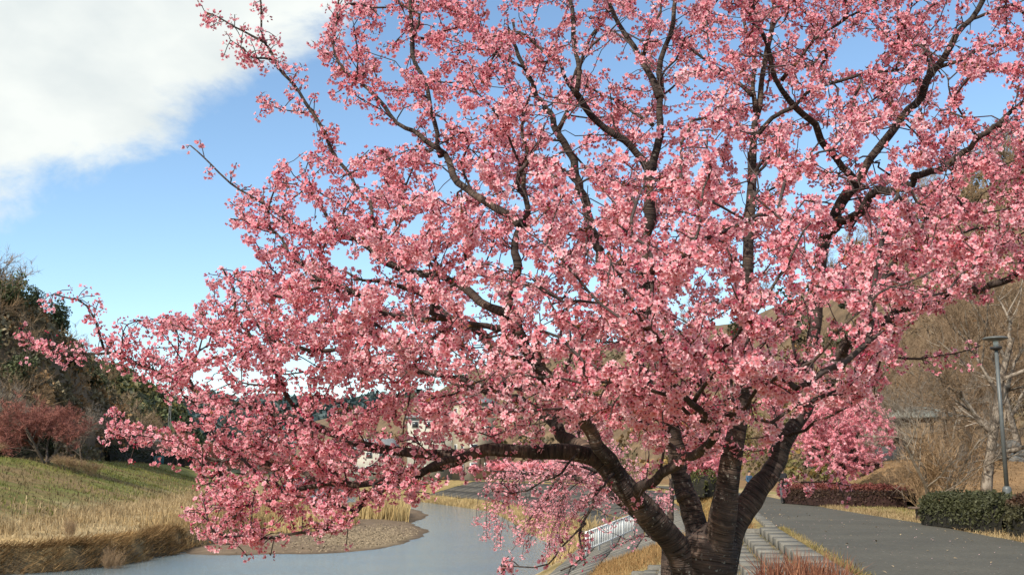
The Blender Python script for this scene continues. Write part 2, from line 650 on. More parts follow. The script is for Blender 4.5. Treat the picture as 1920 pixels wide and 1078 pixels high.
def smooth01(t):
    t = np.clip(t, 0, 1)
    return t * t * (3 - 2 * t)


def spline(P, step):
    """Catmull-Rom through P (n,k), resampled about every step metres (first three columns are xyz)"""
    P = np.asarray(P, float)
    Q = np.vstack([2 * P[0] - P[1], P, 2 * P[-1] - P[-2]])
    out = []
    for i in range(1, len(Q) - 2):
        p0, p1, p2, p3 = Q[i - 1], Q[i], Q[i + 1], Q[i + 2]
        n = max(2, int(np.linalg.norm((p2 - p1)[:3]) / step))
        for k in range(n):
            t = k / n
            out.append(0.5 * ((2 * p1) + (-p0 + p2) * t + (2 * p0 - 5 * p1 + 4 * p2 - p3) * t * t + (-p0 + 3 * p1 - 3 * p2 + p3) * t ** 3))
    out.append(P[-1])
    return np.array(out)

# ------------------------------------------------------------------ the lie of the land
WATER_Z = -3.5


def curve(pts):
    p = np.array(sorted(pts), float)
    return lambda y: np.interp(y, p[:, 0], p[:, 1])


PATH_L = curve([(-40, -4.4), (0, 2.4), (16.4, 5.2), (31.4, 7.6), (51.6, 11.2), (74, 13.6), (110, 14.5), (140, 9), (160, 4), (179, -2), (215, -15), (300, -34), (400, -51), (700, -110)])
PATH_R = curve([(-40, 1.0), (0, 7.9), (20, 11.1), (24, 11.5), (33, 12.6), (48.5, 13.9), (74, 16.8), (110, 18), (140, 12.5), (160, 7.5), (179, 1.5), (215, -11), (300, -30), (400, -47), (700, -106)])
SHORE_R = curve([(-40, -15.5), (12, -5.2), (30, -2.4), (54.5, 1.06), (76, 4.1), (78.5, 2.9), (82, 2.1), (87, 1.7), (111, 0.0), (140, -2.7), (179, -14), (215, -27), (300, -46), (400, -63), (700, -122)])
SHORE_L = curve([(-40, -34), (40, -28), (54.5, -26), (57, -23.3), (59, -22.2), (66, -21.4), (72, -21.3), (87, -20), (110, -22), (127, -24), (152, -28), (179, -36), (215, -48), (300, -68), (400, -85), (700, -144)])
CREST_L = curve([(-40, -47), (60, -47), (83, -49), (117, -53), (170, -62), (233, -74), (300, -90), (400, -108), (700, -170)])
BAR = np.array([(-21.6, 71), (-20, 68.5), (-17.5, 67.6), (-15.3, 68.3), (-12.2, 68.3), (-9.3, 71.8), (-7.6, 79), (-7.0, 88), (-7.2, 95), (-9.2, 103), (-10.0, 111), (-9.6, 120), (-9.9, 128), (-12, 142), (-14.5, 152), (-20, 176), (-30, 176), (-24, 127)])


def poly_dist(poly, x, y):
    """signed distance to a polygon, positive inside"""
    p = np.asarray(poly, float)
    d = np.full(x.shape, 1e9)
    for i in range(len(p)):
        a, b = p[i], p[(i + 1) % len(p)]
        ab = b - a
        t = np.clip(((x - a[0]) * ab[0] + (y - a[1]) * ab[1]) / (ab @ ab), 0, 1)
        d = np.minimum(d, np.hypot(x - a[0] - t * ab[0], y - a[1] - t * ab[1]))
    ins = inside(p, x.ravel(), y.ravel()).reshape(x.shape)
    return np.where(ins, d, -d)


STAIR_Y0, STAIR_Y1 = 14.6, 31.2
TOE_W = 15.5


def height(x, y):
    x, y = np.asarray(x, float), np.asarray(y, float)
    e, w = PATH_L(y), SHORE_R(y) + 0.5 * vnoise(x * 0.0 + y * 0.5, y * 0.9, 5)
    wl = SHORE_L(y) + 0.6 * vnoise(y * 0.6, y * 0.35, 6)
    cl = CREST_L(y)
    # right embankment
    t = (x - w) / np.maximum(e - 0.55 - w, 1.0)
    wr = np.interp(y, (11, 14), (2.2, 1.0))
    tt = 1 - np.clip(1 - t, 0, 9) * 1.0
    z_r = np.where(tt < 0.16, -3.62 + (tt / 0.16) * 0.85, -2.77 + (np.clip(tt, 0, 1) - 0.16) / 0.84 * 2.72)
    z_r = np.where(wr > 1.001, np.minimum(-0.05, -3.62 + np.clip(tt * wr, 0, 1) * 3.57), z_r)
    z_r = np.where(tt < 0, np.maximum(-5.0, -3.62 + tt * 3.0), z_r)
    under = smooth01((y - STAIR_Y0 + 0.6) / 0.6) * smooth01((STAIR_Y1 + 0.3 - y) / 0.4) * smooth01((x - w - 1.5) / 1.5) * (x < e - 0.2)
    z_r = z_r - 0.42 * under
    # right of the path: verge, then a grassed mound
    out = np.clip(x - PATH_R(y), 0, None)
    z_out = 0.03 * smooth01(out / 0.4) + 0.05 * vnoise(x * 0.8, y * 0.8, 8) * smooth01(out / 2)
    mound = 2.15 * np.exp(-(((x - 24.5) / 10.8) ** 2) ** 1.6 - (((y - 63) / 9.5) ** 2) ** 1.5)
    rise = 2.0 * smooth01((out - 10) / 30)
    z_right = z_out + np.maximum(mound, rise * 0.9) * smooth01((out - 1.5) / 5)
    z = np.where(x > e - 0.55, np.where(out > 0, z_right, -0.05 - 0.4 * under), z_r)
    # left bank
    u = wl - x
    toe = cl + TOE_W
    shelf = np.clip((x - toe) / np.maximum(wl - toe, 1), 0, 1)
    z_l = -1.75 - 0.65 * shelf ** 1.5
    z_l = np.where(u < 0.9, -3.9 + smooth01((u + 0.35) / 1.25) * 1.5, z_l)
    z_l = np.where(u < -0.35, -3.9 - np.clip(-u - 0.35, 0, 4) * 0.3, z_l)
    up = np.clip((toe - x) / TOE_W, 0, 1)
    z_l = np.where(up > 0, -1.75 + 4.75 * up ** 0.92, z_l)
    z_l = z_l + np.where(u > 1.2, 0.14 * vnoise(x * 0.9, y * 0.9, 9), 0)
    mid = 0.5 * (w + wl)
    z = np.where(x < mid, z_l, z)
    # sand bar
    d = poly_dist(BAR, x, y) + 0.35 * vnoise(x * 1.1, y * 1.1, 4)
    zb = WATER_Z + np.clip(d * 0.09, -0.8, 0.34) + 0.02 * vnoise(x * 2, y * 2, 3)
    z = np.where((d > -4) & (z < zb), zb, z)
    return z


def grid_axis(a, b, n, c, k):
    """n samples from a to b, crowded round c"""
    s = np.linspace(np.arcsinh((a - c) / k), np.arcsinh((b - c) / k), n)
    return c + k * np.sinh(s)


gx = grid_axis(-420, 330, 280, -8, 22)
gy = grid_axis(-120, 700, 250, 45, 40)
GX, GY = np.meshgrid(gx, gy)
GZ = height(GX, GY)
nx, ny = len(gx), len(gy)
gi = (np.arange(ny - 1)[:, None] * nx + np.arange(nx - 1)[None, :]).ravel()
GT = np.concatenate([np.stack([gi, gi + 1, gi + nx + 1], 1), np.stack([gi, gi + nx + 1, gi + nx], 1)])
DRY = np.array((0.36, 0.245, 0.115))
STRAW = np.array((0.33, 0.25, 0.14))
GREEN = np.array((0.135, 0.138, 0.04))
OLIVE = np.array((0.155, 0.135, 0.055))
EARTH = np.array((0.12, 0.085, 0.055))
MUD = np.array((0.155, 0.112, 0.078))
PEBBLE = np.array((0.205, 0.155, 0.10))
GRAVEL = np.array((0.20, 0.18, 0.155))


def blend(c, k, d):
    k = np.clip(k, 0, 1)[..., None]
    return c * (1 - k) + d * k


wr_, wl_ = SHORE_R(GY), SHORE_L(GY)
gc = np.broadcast_to(EARTH, GX.shape + (3,)).copy()
out_ = GX - PATH_R(GY)
n1 = vnoise(GX * 1.2, GY * 1.2, 21)
n2 = vnoise(GX * 0.5, GY * 0.5, 22)
# right bank: dry grass with green at the top
right = GX > 0.5 * (wr_ + wl_)
gc[right] = (OLIVE * 0.45 + DRY * 0.55)
gc = blend(gc, right * smooth01(0.5 + n2) * 0.5, OLIVE)
gc = blend(gc, (right & (out_ > 0)) * smooth01(1.6 - out_ / 3 + n1 * 0.6), STRAW)
gc = blend(gc, (right & (out_ > 1.0)) * smooth01((n2 + 0.1) * 2) * smooth01(1.6 - out_ / 7), OLIVE * 1.25)
gc = blend(gc, (right & (out_ > 2.6)) * smooth01((out_ - 2.6) / 2.0), np.array((0.20, 0.125, 0.066)))
gc = blend(gc, (right & (GZ < -3.1)) * 1.0, np.array((0.30, 0.23, 0.14)))
# left bank
left = ~right
toe_ = CREST_L(GY) + TOE_W
gl = blend(np.broadcast_to(STRAW, GX.shape + (3,)), smooth01(0.4 + n2), DRY)
green_k = smooth01((toe_ - GX + 0.6 + n2 * 3.0) / 3.5)
gcol = blend(np.broadcast_to(GREEN, GX.shape + (3,)), smooth01(0.35 + n1 * 1.2), np.array((0.15, 0.155, 0.045)))
gcol = blend(gcol, smooth01((n2 + 0.45 * n1 + 0.25) * 1.8) * np.clip((175 - GY) / 70, 0.25, 0.95), np.array((0.20, 0.138, 0.07)))
gl = blend(gl, green_k, gcol)
gl = blend(gl, smooth01((wl_ + 0.3 - GX) < 1.1) * 0.8, EARTH * 0.8)
gc = np.where(left[..., None], gl, gc)
barm = poly_dist(BAR, GX, GY) > -3
bar_k = barm & (GZ < -3.05)
gc = np.where(bar_k[..., None], MUD, gc)
peb = np.exp(-(((GX + 10.5) / 3.0) ** 2 + ((GY - 80) / 9.0) ** 2)) + 0.3 * n1
gc = blend(gc, bar_k * smooth01((peb - 0.25) * 3), PEBBLE * 1.05)
gc = blend(gc, bar_k * smooth01((WATER_Z + 0.07 - GZ) / 0.07), MUD * 0.55)
gc = np.where((GZ < WATER_Z - 0.05)[..., None], np.array((0.08, 0.07, 0.05)), gc)
me = mesh_np('ground', np.stack([GX, GY, GZ], -1).reshape(-1, 3), GT, M['ground'], gc.reshape(-1, 3), None, True)
ground = tag(link('ground', me), kind='structure')

# far plain under and beyond everything, and the river sheet
a = Acc()
a.lathe([(6, -6.0), (900, -6.0), (4200, -9.0)], 48)
V, T, A_, Cc = a.arrays()
far_me = mesh_np('terrain', V, T, M['ground'], np.broadcast_to(OLIVE * 0.6, (len(V), 3)))
tag(link('terrain', far_me), kind='structure')
yy = np.arange(-60, 700, 6.0)
L_ = np.c_[SHORE_L(yy) - 4, yy, np.full(len(yy), WATER_Z)]
R_ = np.c_[SHORE_R(yy) + 2.2, yy, np.full(len(yy), WATER_Z)]
V = np.vstack([L_, R_])
n = len(yy)
k = np.arange(n - 1)
T = np.concatenate([np.stack([k, n + k, n + k + 1], 1), np.stack([k, n + k + 1, k + 1], 1)])
tag(link('river', mesh_np('river', V, T, M['water'])), kind='structure')

# the asphalt path
yy = np.concatenate([np.arange(-40, 60, 1.0), np.arange(60, 400, 4.0)])
n = len(yy)
cols = 7
V = []
for j in range(cols):
    f = j / (cols - 1)
    xl = PATH_L(yy) + 0.10 * vnoise(yy * 2.1, yy * 0 + 3, 31) * (f == 0)
    xr = PATH_R(yy) + 0.12 * vnoise(yy * 1.9, yy * 0 + 9, 32) * (f == 1)
    V.append(np.c_[xl + (xr - xl) * f, yy, np.full(n, 0.012 + 0.03 * math.sin(math.pi * f))])
V = np.vstack(V)
T = []
for j in range(cols - 1):
    k = np.arange(n - 1) + j * n
    T += [np.stack([k, k + n, k + n + 1], 1), np.stack([k, k + n + 1, k + 1], 1)]
tag(link('path', mesh_np('path', V, np.vstack(T), M['asphalt'], None, None, True)), kind='structure')

# ------------------------------------------------------------------ hills
HILLS = {}


def hill(name, prof, z_foot, mat, rows=26, seed=1, rough=0.06):
    p = np.array(prof, float)
    px = np.linspace(p[0, 0], p[-1, 0], 140)
    ry, dr, df = (np.interp(px, p[:, 0], p[:, k]) for k in (1, 2, 3))
    zr = CAM_Z + (HOR - ry) / F * dr
    tt = np.linspace(0, 1.5, rows)
    PX, TT = np.meshgrid(px, tt)
    Y = df + TT * (dr - df)
    X = (PX - 960) / F * Y
    up = np.sin(np.clip(TT, 0, 1) * math.pi / 2) ** 1.25
    Z = z_foot + (zr - z_foot) * np.where(TT <= 1, up, 1 - 0.9 * (TT - 1) ** 1.5)
    nz = vnoise(X * 0.05, Y * 0.05, seed) * rough * (zr - z_foot) * np.clip(TT * 2, 0, 1) * np.clip((1.02 - TT) * 4, 0.25, 1)
    Z = Z + nz
    m_, n_ = len(px), rows
    i = (np.arange(n_ - 1)[:, None] * m_ + np.arange(m_ - 1)[None, :]).ravel()
    T = np.concatenate([np.stack([i, i + 1, i + m_ + 1], 1), np.stack([i, i + m_ + 1, i + m_], 1)])
    o = tag(link(name, mesh_np(name, np.stack([X, Y, Z], -1).reshape(-1, 3), T, mat, None, None, True)), kind='structure')

    def place(qx, qt):
        fx = np.interp(qx, px, np.arange(m_))
        ft = np.interp(qt, tt, np.arange(n_))
        i0, j0 = np.clip(fx.astype(int), 0, m_ - 2), np.clip(ft.astype(int), 0, n_ - 2)
        a_, b_ = fx - i0, ft - j0
        out = []
        for G in (X, Y, Z):
            out.append((G[j0, i0] * (1 - a_) + G[j0, i0 + 1] * a_) * (1 - b_) + (G[j0 + 1, i0] * (1 - a_) + G[j0 + 1, i0 + 1] * a_) * b_)
        return np.stack(out, 1)
    return place


M['hill_brown'] = simple('leaf litter slope', (0.085, 0.058, 0.036), (0.20, 0.135, 0.08), 0.4, 0.95, 0.8, 0.3)
M['hill_green'] = simple('wooded slope', (0.018, 0.026, 0.014), (0.05, 0.058, 0.028), 0.25, 0.95, 0.9, 0.6)
M['hill_far'] = simple('far ridge', (0.028, 0.04, 0.034), (0.05, 0.06, 0.05), 0.05, 0.95, 0.9, 2.0)
hill_right = hill('hill', [(560, 800, 430, 300), (640, 780, 420, 295), (700, 772, 400, 290), (800, 752, 360, 262), (860, 716, 330, 240), (920, 682, 315, 225), (1000, 672, 300, 210),
                           (1200, 640, 260, 175), (1400, 606, 220, 140), (1500, 562, 205, 122), (1600, 506, 190, 106), (1700, 448, 178, 95), (1800, 398, 165, 86),
                           (1870, 362, 157, 82), (1920, 335, 150, 80), (2100, 265, 140, 76), (2400, 205, 130, 74), (3200, 180, 120, 70), (4600, 240, 110, 66)], 0.2, M['hill_brown'], seed=3)
hill_left = hill('hillside', [(-2600, 420, 130, 96), (-900, 420, 150, 108), (-300, 470, 160, 118), (0, 575, 172, 132), (60, 605, 178, 136), (110, 648, 190, 146), (160, 700, 210, 168), (215, 762, 245, 202),
                              (270, 818, 290, 242), (340, 868, 340, 288)], 2.4, M['hill_brown'], seed=5)
hill_mid = hill('wooded_hill', [(-700, 610, 400, 300), (100, 680, 420, 310), (180, 702, 430, 320), (215, 707, 435, 325), (250, 722, 440, 330), (300, 752, 450, 340), (325, 772, 460, 345), (350, 805, 470, 350),
                                (390, 850, 480, 360), (470, 880, 490, 380)], 1.0, M['hill_green'], seed=7, rough=0.03)
hill_far = hill('ridge', [(-200, 770, 1200, 900), (250, 774, 1200, 900), (330, 768, 1200, 900), (400, 763, 1200, 900), (450, 771, 1200, 900), (560, 768, 1150, 900), (640, 775, 1150, 900),
                          (700, 766, 1150, 900), (780, 762, 1100, 850), (900, 758, 1100, 850), (1100, 740, 1100, 850), (1400, 740, 1100, 850)], -4.0, M['hill_far'], seed=9, rough=0.05)

# ------------------------------------------------------------------ stairs, kerb, revetment, railing
def along_bank(s, y):
    """s metres left of the edge of the path"""
    return PATH_L(y) - s


def strip_block(s0, s1, y0, y1, z0, z1, sub=2, bevel=0.02):
    """curved block between two offsets from the edge of the path"""
    ys = np.linspace(y0, y1, sub + 1)
    n_ = sub + 1
    V = []
    for (s, z, db) in ((s0, z0, 0), (s0, z1 - bevel, 0), (s0 + bevel, z1, 0), (s1 - bevel, z1, 0), (s1, z1 - bevel, 0), (s1, z0, 0)):
        V.append(np.c_[along_bank(s, ys), ys, np.full(n_, z)])
    V = np.vstack(V)
    T = []
    for j in range(6):
        k = np.arange(sub)
        a_, b_ = j * n_, ((j + 1) % 6) * n_
        T += [np.stack([a_ + k, a_ + k + 1, b_ + k + 1], 1), np.stack([a_ + k, b_ + k + 1, b_ + k], 1)]
    for j in range(1, 5):
        T += [np.array([(0, j * n_, (j + 1) * n_)]), np.array([(sub, (j + 1) * n_ + sub, j * n_ + sub)])]
    return V, np.vstack(T)


stairs = empty('stone_steps', (float(PATH_L(22)) - 2.5, 22, -1.0))
tag(stairs, 'curved grey concrete steps going down to the river beside the path', 'steps')
so = np.array(stairs.location)


def stair_piece(name, s0, s1, y0, y1, z0, z1, parent, sub=2, mat='concrete', bevel=0.02):
    V, T = strip_block(s0, s1, y0, y1, z0, z1, sub, bevel)
    return link(name, mesh_np(name, V - so, T, M[mat]), parent)


RISE, TREAD = 0.17, 0.47
for k in range(11):
    s0 = 0.0 if k == 0 else 0.5 + (k - 1) * TREAD
    s1 = 0.5 + k * TREAD
    z1 = 0.035 - k * RISE
    ylen = 1.5 if k == 0 else 1.3
    y = STAIR_Y0
    while y < STAIR_Y1 - 0.1:
        y1 = min(y + ylen, STAIR_Y1)
        dz = random.uniform(-0.003, 0.003)
        stair_piece('kerb_stone' if k == 0 else 'step_slab', s0 + (0.0 if k == 0 else 0.004), s1 + (0.0 if k == 0 else 0.03), y + 0.004, y1 - 0.004, z1 - 0.36, z1 + dz, stairs, 2)
        y = y1
# wing wall that closes the flight
for k in range(11):
    s0, s1 = 0.45 + k * TREAD, 0.45 + (k + 1) * TREAD - 0.02
    stair_piece('wing_wall_block', s0, s1, STAIR_Y1 + 0.02, STAIR_Y1 + 0.42, -0.6 - k * RISE, 0.03 - (k + 0.35) * RISE, stairs, 1)

# kerb of the path beyond the stairs
kerb = tag(empty('kerb', (float(PATH_L(40)), 40, 0)), 'low concrete kerb along the far edge of the path behind the cherry trunk', 'kerb')
so = np.array(kerb.location)
y = STAIR_Y1 + 0.5
while y < 74:
    stair_piece('kerb_stone', -0.02, 0.28, y, y + 1.16, -0.3, 0.05 + random.uniform(-0.006, 0.006), kerb, 1)
    y += 1.18

# slab paved slope right of the water
rev = tag(empty('paved_slope', (5, 55, -2)), 'weathered concrete slab slope below the white railing by the river', 'revetment')
so = np.array(rev.location)


def slope_slab(f0, f1, y0, y1, lift, thick=0.12, gap=0.035, name='concrete_slab', parent=None, mat='paving', origin=None):
    V = []
    for zz in (0, 1):
        for (f, y) in ((f0, y0 + gap), (f1, y0 + gap), (f1, y1 - gap), (f0, y1 - gap)):
            w_, e_ = float(SHORE_R(y)), float(PATH_L(y)) - 0.55
            x = w_ + (e_ - w_) * f
            z = -2.77 + (f - 0.16) / 0.84 * 2.72
            V.append((x, y, z + lift - (0 if zz else thick)))
    V = np.array(V)
    V[[1, 2, 5, 6], 0] -= gap
    V[[0, 3, 4, 7], 0] += gap
    T = [(0, 2, 1), (0, 3, 2), (4, 5, 6), (4, 6, 7)]
    for k_ in range(4):
        a_, b_ = k_, (k_ + 1) % 4
        T += [(a_, b_, b_ + 4), (a_, b_ + 4, a_ + 4)]
    return link(name, mesh_np(name, V - origin, T, M[mat]), parent)


rows = [(0.17, 0.30), (0.30, 0.43), (0.43, 0.56), (0.56, 0.69), (0.69, 0.80)]
y = 36.0
while y < 78:
    for (f0, f1) in rows:
        if y < 41 and f1 > 0.5:
            continue
        slope_slab(f0, f1, y, y + 1.4, 0.10 + random.uniform(-0.012, 0.02), parent=rev, origin=so)
    y += 1.4
far_rev = tag(empty('block_revetment', (10, 120, -1)), 'dark block revetment along the far bend of the river', 'revetment')
so2 = np.array(far_rev.location)
for j in range(26):
    y = 79 + j * 4.2
    for k in range(3):
        f0 = 0.24 + k * 0.235
        slope_slab(f0, f0 + 0.225, y, y + 4.2, 0.12 + random.uniform(-0.02, 0.03), 0.16, 0.07, 'revetment_panel', far_rev, 'dark_paving', so2)

# white railing
p0, p1 = at(1099, 1035, 47.0), at(1189, 997, 53.0)
rail = tag(empty('railing', tuple(p0)), 'white metal railing with upright bars going down to the water', 'railing')
dv = p1 - p0
Lr = float(np.linalg.norm(dv))
ez = dv / Lr
RH = 0.84
P0 = np.zeros(3)


def bar_obj(name, A_, B_, w, mat, parent, d=None):
    A_, B_ = np.asarray(A_, float), np.asarray(B_, float)
    ac = Acc()
    ac.tube([A_, B_], [w, w], 6)
    return ac.build(name, M[mat], parent, smooth=False)


for z in (0.12, RH):
    bar_obj('rail', P0 + (0, 0, z), dv + (0, 0, z), 0.036, 'railing_white', rail)
for k in range(5):
    q = dv * k / 4
    bar_obj('post', q + (0, 0, -0.15), q + (0, 0, RH + 0.02), 0.045, 'railing_white', rail)
nb = 28
for k in range(nb):
    if k % 7 == 0:
        continue
    q = dv * k / nb
    bar_obj('baluster', q + (0, 0, 0.12), q + (0, 0, RH), 0.034, 'railing_white', rail)

# ------------------------------------------------------------------ blossom pieces
PET_IN = np.array((0.80, 0.18, 0.26))
PET_MID = np.array((0.935, 0.425, 0.485))
PET_OUT = np.array((0.955, 0.635, 0.66))
SEPAL = np.array((0.16, 0.045, 0.03))
PEDI = np.array((0.13, 0.065, 0.03))
BUD = np.array((0.62, 0.10, 0.19))
BRACT = np.array((0.20, 0.095, 0.035))


def flower_arrays(rng, r, detail=True, mini=False):
    V, T, Cc = [(0, 0, -0.05 * r)], [], [PET_IN]
    cup = rng.uniform(0.18, 0.62)
    tone = rng.uniform(0.9, 1.06)
    for k in range(5):
        a = k * 2 * math.pi / 5 + rng.uniform(-0.08, 0.08)
        ca, sa = math.cos(a), math.sin(a)
        tl = cup + rng.uniform(-0.12, 0.12)
        b = len(V)
        for (rr, tt, zz, cl) in ((0.56, -0.40, 0.30, PET_MID), (0.95, -0.27, 0.95, PET_OUT), (0.88, 0.0, 0.82, PET_OUT), (0.95, 0.27, 0.95, PET_OUT), (0.56, 0.40, 0.30, PET_MID), (0.55, 0.0, 0.18, PET_MID)):
            x, y = rr * ca - tt * sa, rr * sa + tt * ca
            V.append((x * r * (1 - 0.25 * tl), y * r * (1 - 0.25 * tl), (zz * tl + rng.uniform(-0.05, 0.05)) * r))
            Cc.append(cl * tone)
        if mini:
            T += [(0, b, b + 2), (0, b + 2, b + 4)]
        elif detail:
            T += [(0, b, b + 5), (0, b + 5, b + 4), (b, b + 1, b + 5), (b + 1, b + 2, b + 5), (b + 2, b + 3, b + 5), (b + 3, b + 4, b + 5)]
        else:
            T += [(0, b, b + 1), (0, b + 1, b + 3), (0, b + 3, b + 4)]
    # heart of the flower
    b = len(V)
    for k in range(0 if mini else (3 if not detail else 5)):
        a = k * 2 * math.pi / (3 if not detail else 5) + 0.3
        V.append((0.17 * r * math.cos(a), 0.17 * r * math.sin(a), 0.20 * r))
        Cc.append(np.array((0.72, 0.16, 0.20)))
    if not mini:
        V.append((0, 0, 0.30 * r))
        Cc.append(np.array((0.85, 0.52, 0.30)))
    m_ = max(0, len(V) - 1 - b)
    for k in range(m_):
        T.append((b + k, b + (k + 1) % m_, len(V) - 1))
    # calyx
    b = len(V)
    for k in range(3):
        a = k * 2 * math.pi / 3
        V.append((0.24 * r * math.cos(a), 0.24 * r * math.sin(a), -0.06 * r))
        Cc.append(SEPAL)
    V.append((0, 0, -0.5 * r))
    Cc.append(SEPAL)
    for k in range(3):
        T.append((b + (k + 1) % 3, b + k, b + 3))
    return np.array(V), np.array(T), np.array(Cc)


def stalk(p, q, w, c):
    d = q - p
    a = np.cross(d, (0.3, 0.5, 0.8))
    a = a / (np.linalg.norm(a) + 1e-9) * w
    b = np.cross(d, a)
    b = b / (np.linalg.norm(b) + 1e-9) * w
    V = np.array([p + a, p - a * 0.5 + b * 0.87, p - a * 0.5 - b * 0.87, q])
    return V, np.array([(0, 1, 3), (1, 2, 3), (2, 0, 3)]), np.array([c] * 4)


def cluster_arrays(seed, nfl, nbud, detail=True, rfl=0.0178, spread=1.0, mini=False):
    rng = np.random.default_rng(seed)
    parts = []
    for k in range(nfl):
        el = math.radians(rng.uniform(-72, 38))
        az = (k + rng.uniform(-0.3, 0.3)) * 2 * math.pi / max(1, nfl) * 1.0
        d = np.array((math.cos(el) * math.cos(az), math.cos(el) * math.sin(az), math.sin(el)))
        L = rng.uniform(0.022, 0.036) * spread
        p = d * L + np.array((0, 0, -0.006))
        f = d + rng.normal(0, 0.28, 3)
        f /= np.linalg.norm(f)
        Rm = rot_from_z(f[None], np.array([rng.uniform(0, 6.28)]))[0]
        V, T, Cc = flower_arrays(rng, rfl * rng.uniform(0.85, 1.12), detail, mini)
        parts.append((V @ Rm.T + p, T, Cc))
        if detail:
            parts.append(stalk(np.zeros(3), p - f * rfl * 0.4, 0.0011, PEDI))
    for k in range(nbud):
        el = math.radians(rng.uniform(-60, 55))
        az = rng.uniform(0, 6.28)
        d = np.array((math.cos(el) * math.cos(az), math.cos(el) * math.sin(az), math.sin(el)))
        q = d * rng.uniform(0.028, 0.044) * spread
        r = rfl * rng.uniform(0.27, 0.38)
        Rm = rot_from_z(d[None], np.array([0.0]))[0]
        V = np.array([(r, 0, 0), (0, r, 0), (-r, 0, 0), (0, -r, 0), (0, 0, 1.7 * r), (0, 0, -1.7 * r)]) @ Rm.T + q
        T = np.array([(0, 1, 4), (1, 2, 4), (2, 3, 4), (3, 0, 4), (1, 0, 5), (2, 1, 5), (3, 2, 5), (0, 3, 5)])
        parts.append((V, T, np.vstack([np.tile(BUD, (5, 1)), SEPAL])))
        if detail:
            parts.append(stalk(np.zeros(3), q, 0.0011, PEDI))
    for k in range(rng.integers(1, 4)):
        az = rng.uniform(0, 6.28)
        d = np.array((math.cos(az) * 0.7, math.sin(az) * 0.7, rng.uniform(0.2, 1.0)))
        d /= np.linalg.norm(d)
        L = rng.uniform(0.016, 0.034)
        s = np.cross(d, (0, 0, 1.0)) * 0.0055
        V = np.array([(0, 0, 0.0), d * L * 0.5 + s, d * L, d * L * 0.5 - s])
        parts.append((V, np.array([(0, 1, 2), (0, 2, 3)]), np.tile(BRACT * rng.uniform(0.7, 1.5), (4, 1))))
    Vs, Ts, Cs, off = [], [], [], 0
    for V, T, Cc in parts:
        Vs.append(V)
        Ts.append(T + off)
        Cs.append(Cc)
        off += len(V)
    return np.vstack(Vs), np.vstack(Ts), np.vstack(Cs)


CL_FULL = [cluster_arrays(100 + k, (7, 8, 6, 6, 8, 7, 6, 8)[k], (1, 0, 2, 2, 1, 1, 2, 0)[k], True) for k in range(8)]
CL_BULK = [cluster_arrays(200 + k, (6, 7, 6, 5, 5, 7, 6, 5)[k], (1, 0, 0, 1, 2, 0, 1, 1)[k], False) for k in range(8)]
CL_MINI = [cluster_arrays(250 + k, (6, 7, 6, 5, 5, 7, 6, 5)[k], (1, 0, 0, 1, 2, 0, 1, 1)[k], False, mini=True) for k in range(8)]
CL_BUDS = [cluster_arrays(300 + k, (1, 0, 2)[k], (4, 5, 3)[k], False) for k in range(3)]
CL_FAR = [cluster_arrays(400 + k, 5, 0, False, 0.019, 1.25, True) for k in range(4)]


# ------------------------------------------------------------------ growing twigs to fill a crown
class Skeleton:
    def __init__(self):
        self.P, self.par, self.dir, self.fix = [], [], [], []
        self.chains = []

    def add(self, p, par, d, fix=0.0):
        self.P.append(p)
        self.par.append(par)
        self.dir.append(d)
        self.fix.append(fix)
        return len(self.P) - 1

    def grow(self, targets, rng, step=0.075, batch=160, lift=0.25, jitter=0.012):
        P0 = np.array(self.P)
        kd = kdtree.KDTree(len(P0))
        for i, p in enumerate(P0):
            kd.insert(p, i)
        kd.balance()
        dist = np.array([kd.find(t)[2] for t in targets])
        order = np.argsort(dist)
        for b in range(0, len(order), batch):
            kd = kdtree.KDTree(len(self.P))
            for i, p in enumerate(self.P):
                kd.insert(p, i)
            kd.balance()
            for ti in order[b:b + batch]:
                t = targets[ti]
                best, bc = None, 1e9
                for (q, i, dd) in kd.find_n(t, 9):
                    if dd < 0.03:
                        continue
                    v = (t - np.array(q)) / dd
                    c = dd * (1.55 - float(v @ self.dir[i])) * (1.25 if self.fix[i] > 0.03 else 1.0)
                    if c < bc:
                        best, bc = i, c
                if best is None:
                    continue
                q = np.array(self.P[best])
                L = np.linalg.norm(t - q)
                if L > 1.3:
                    continue
                n = max(2, int(L / step))
                d0 = self.dir[best] * 0.6 + (t - q) / L * 0.9
                d0 = d0 / np.linalg.norm(d0)
                c1 = q + d0 * L * 0.42
                c2 = t - (t - c1) * 0.35 + np.array((0, 0, -lift * 0.10 * L))
                prev, ch = best, [best]
                last = q
                for k in range(1, n + 1):
                    s = k / n
                    p = (1 - s) ** 3 * q + 3 * (1 - s) ** 2 * s * c1 + 3 * (1 - s) * s * s * c2 + s ** 3 * t
                    if k < n:
                        p = p + rng.normal(0, jitter, 3)
                    d = p - last
                    d = d / (np.linalg.norm(d) + 1e-9)
                    prev = self.add(p, prev, d)
                    ch.append(prev)
                    last = p
                self.chains.append(ch)

    def radii(self, r0, expo=2.25, cap=0.03):
        n = len(self.P)
        area = np.zeros(n)
        for i in range(n - 1, -1, -1):
            if self.fix[i] > 0:
                continue
            if area[i] < r0 ** expo:
                area[i] = r0 ** expo
            p = self.par[i]
            if p >= 0 and self.fix[p] == 0:
                area[p] += area[i]
        r = area ** (1 / expo)
        f = np.array(self.fix)
        return np.minimum(np.where(f > 0, np.minimum(f, cap), r), cap)


# ------------------------------------------------------------------ the big cherry
tree_base = np.array((1.17, 6.5, -0.04))
cherry = empty('cherry_tree', tuple(tree_base))
tag(cherry, 'large spreading cherry tree in full pink blossom nearest the viewer, standing by the concrete steps', 'tree')
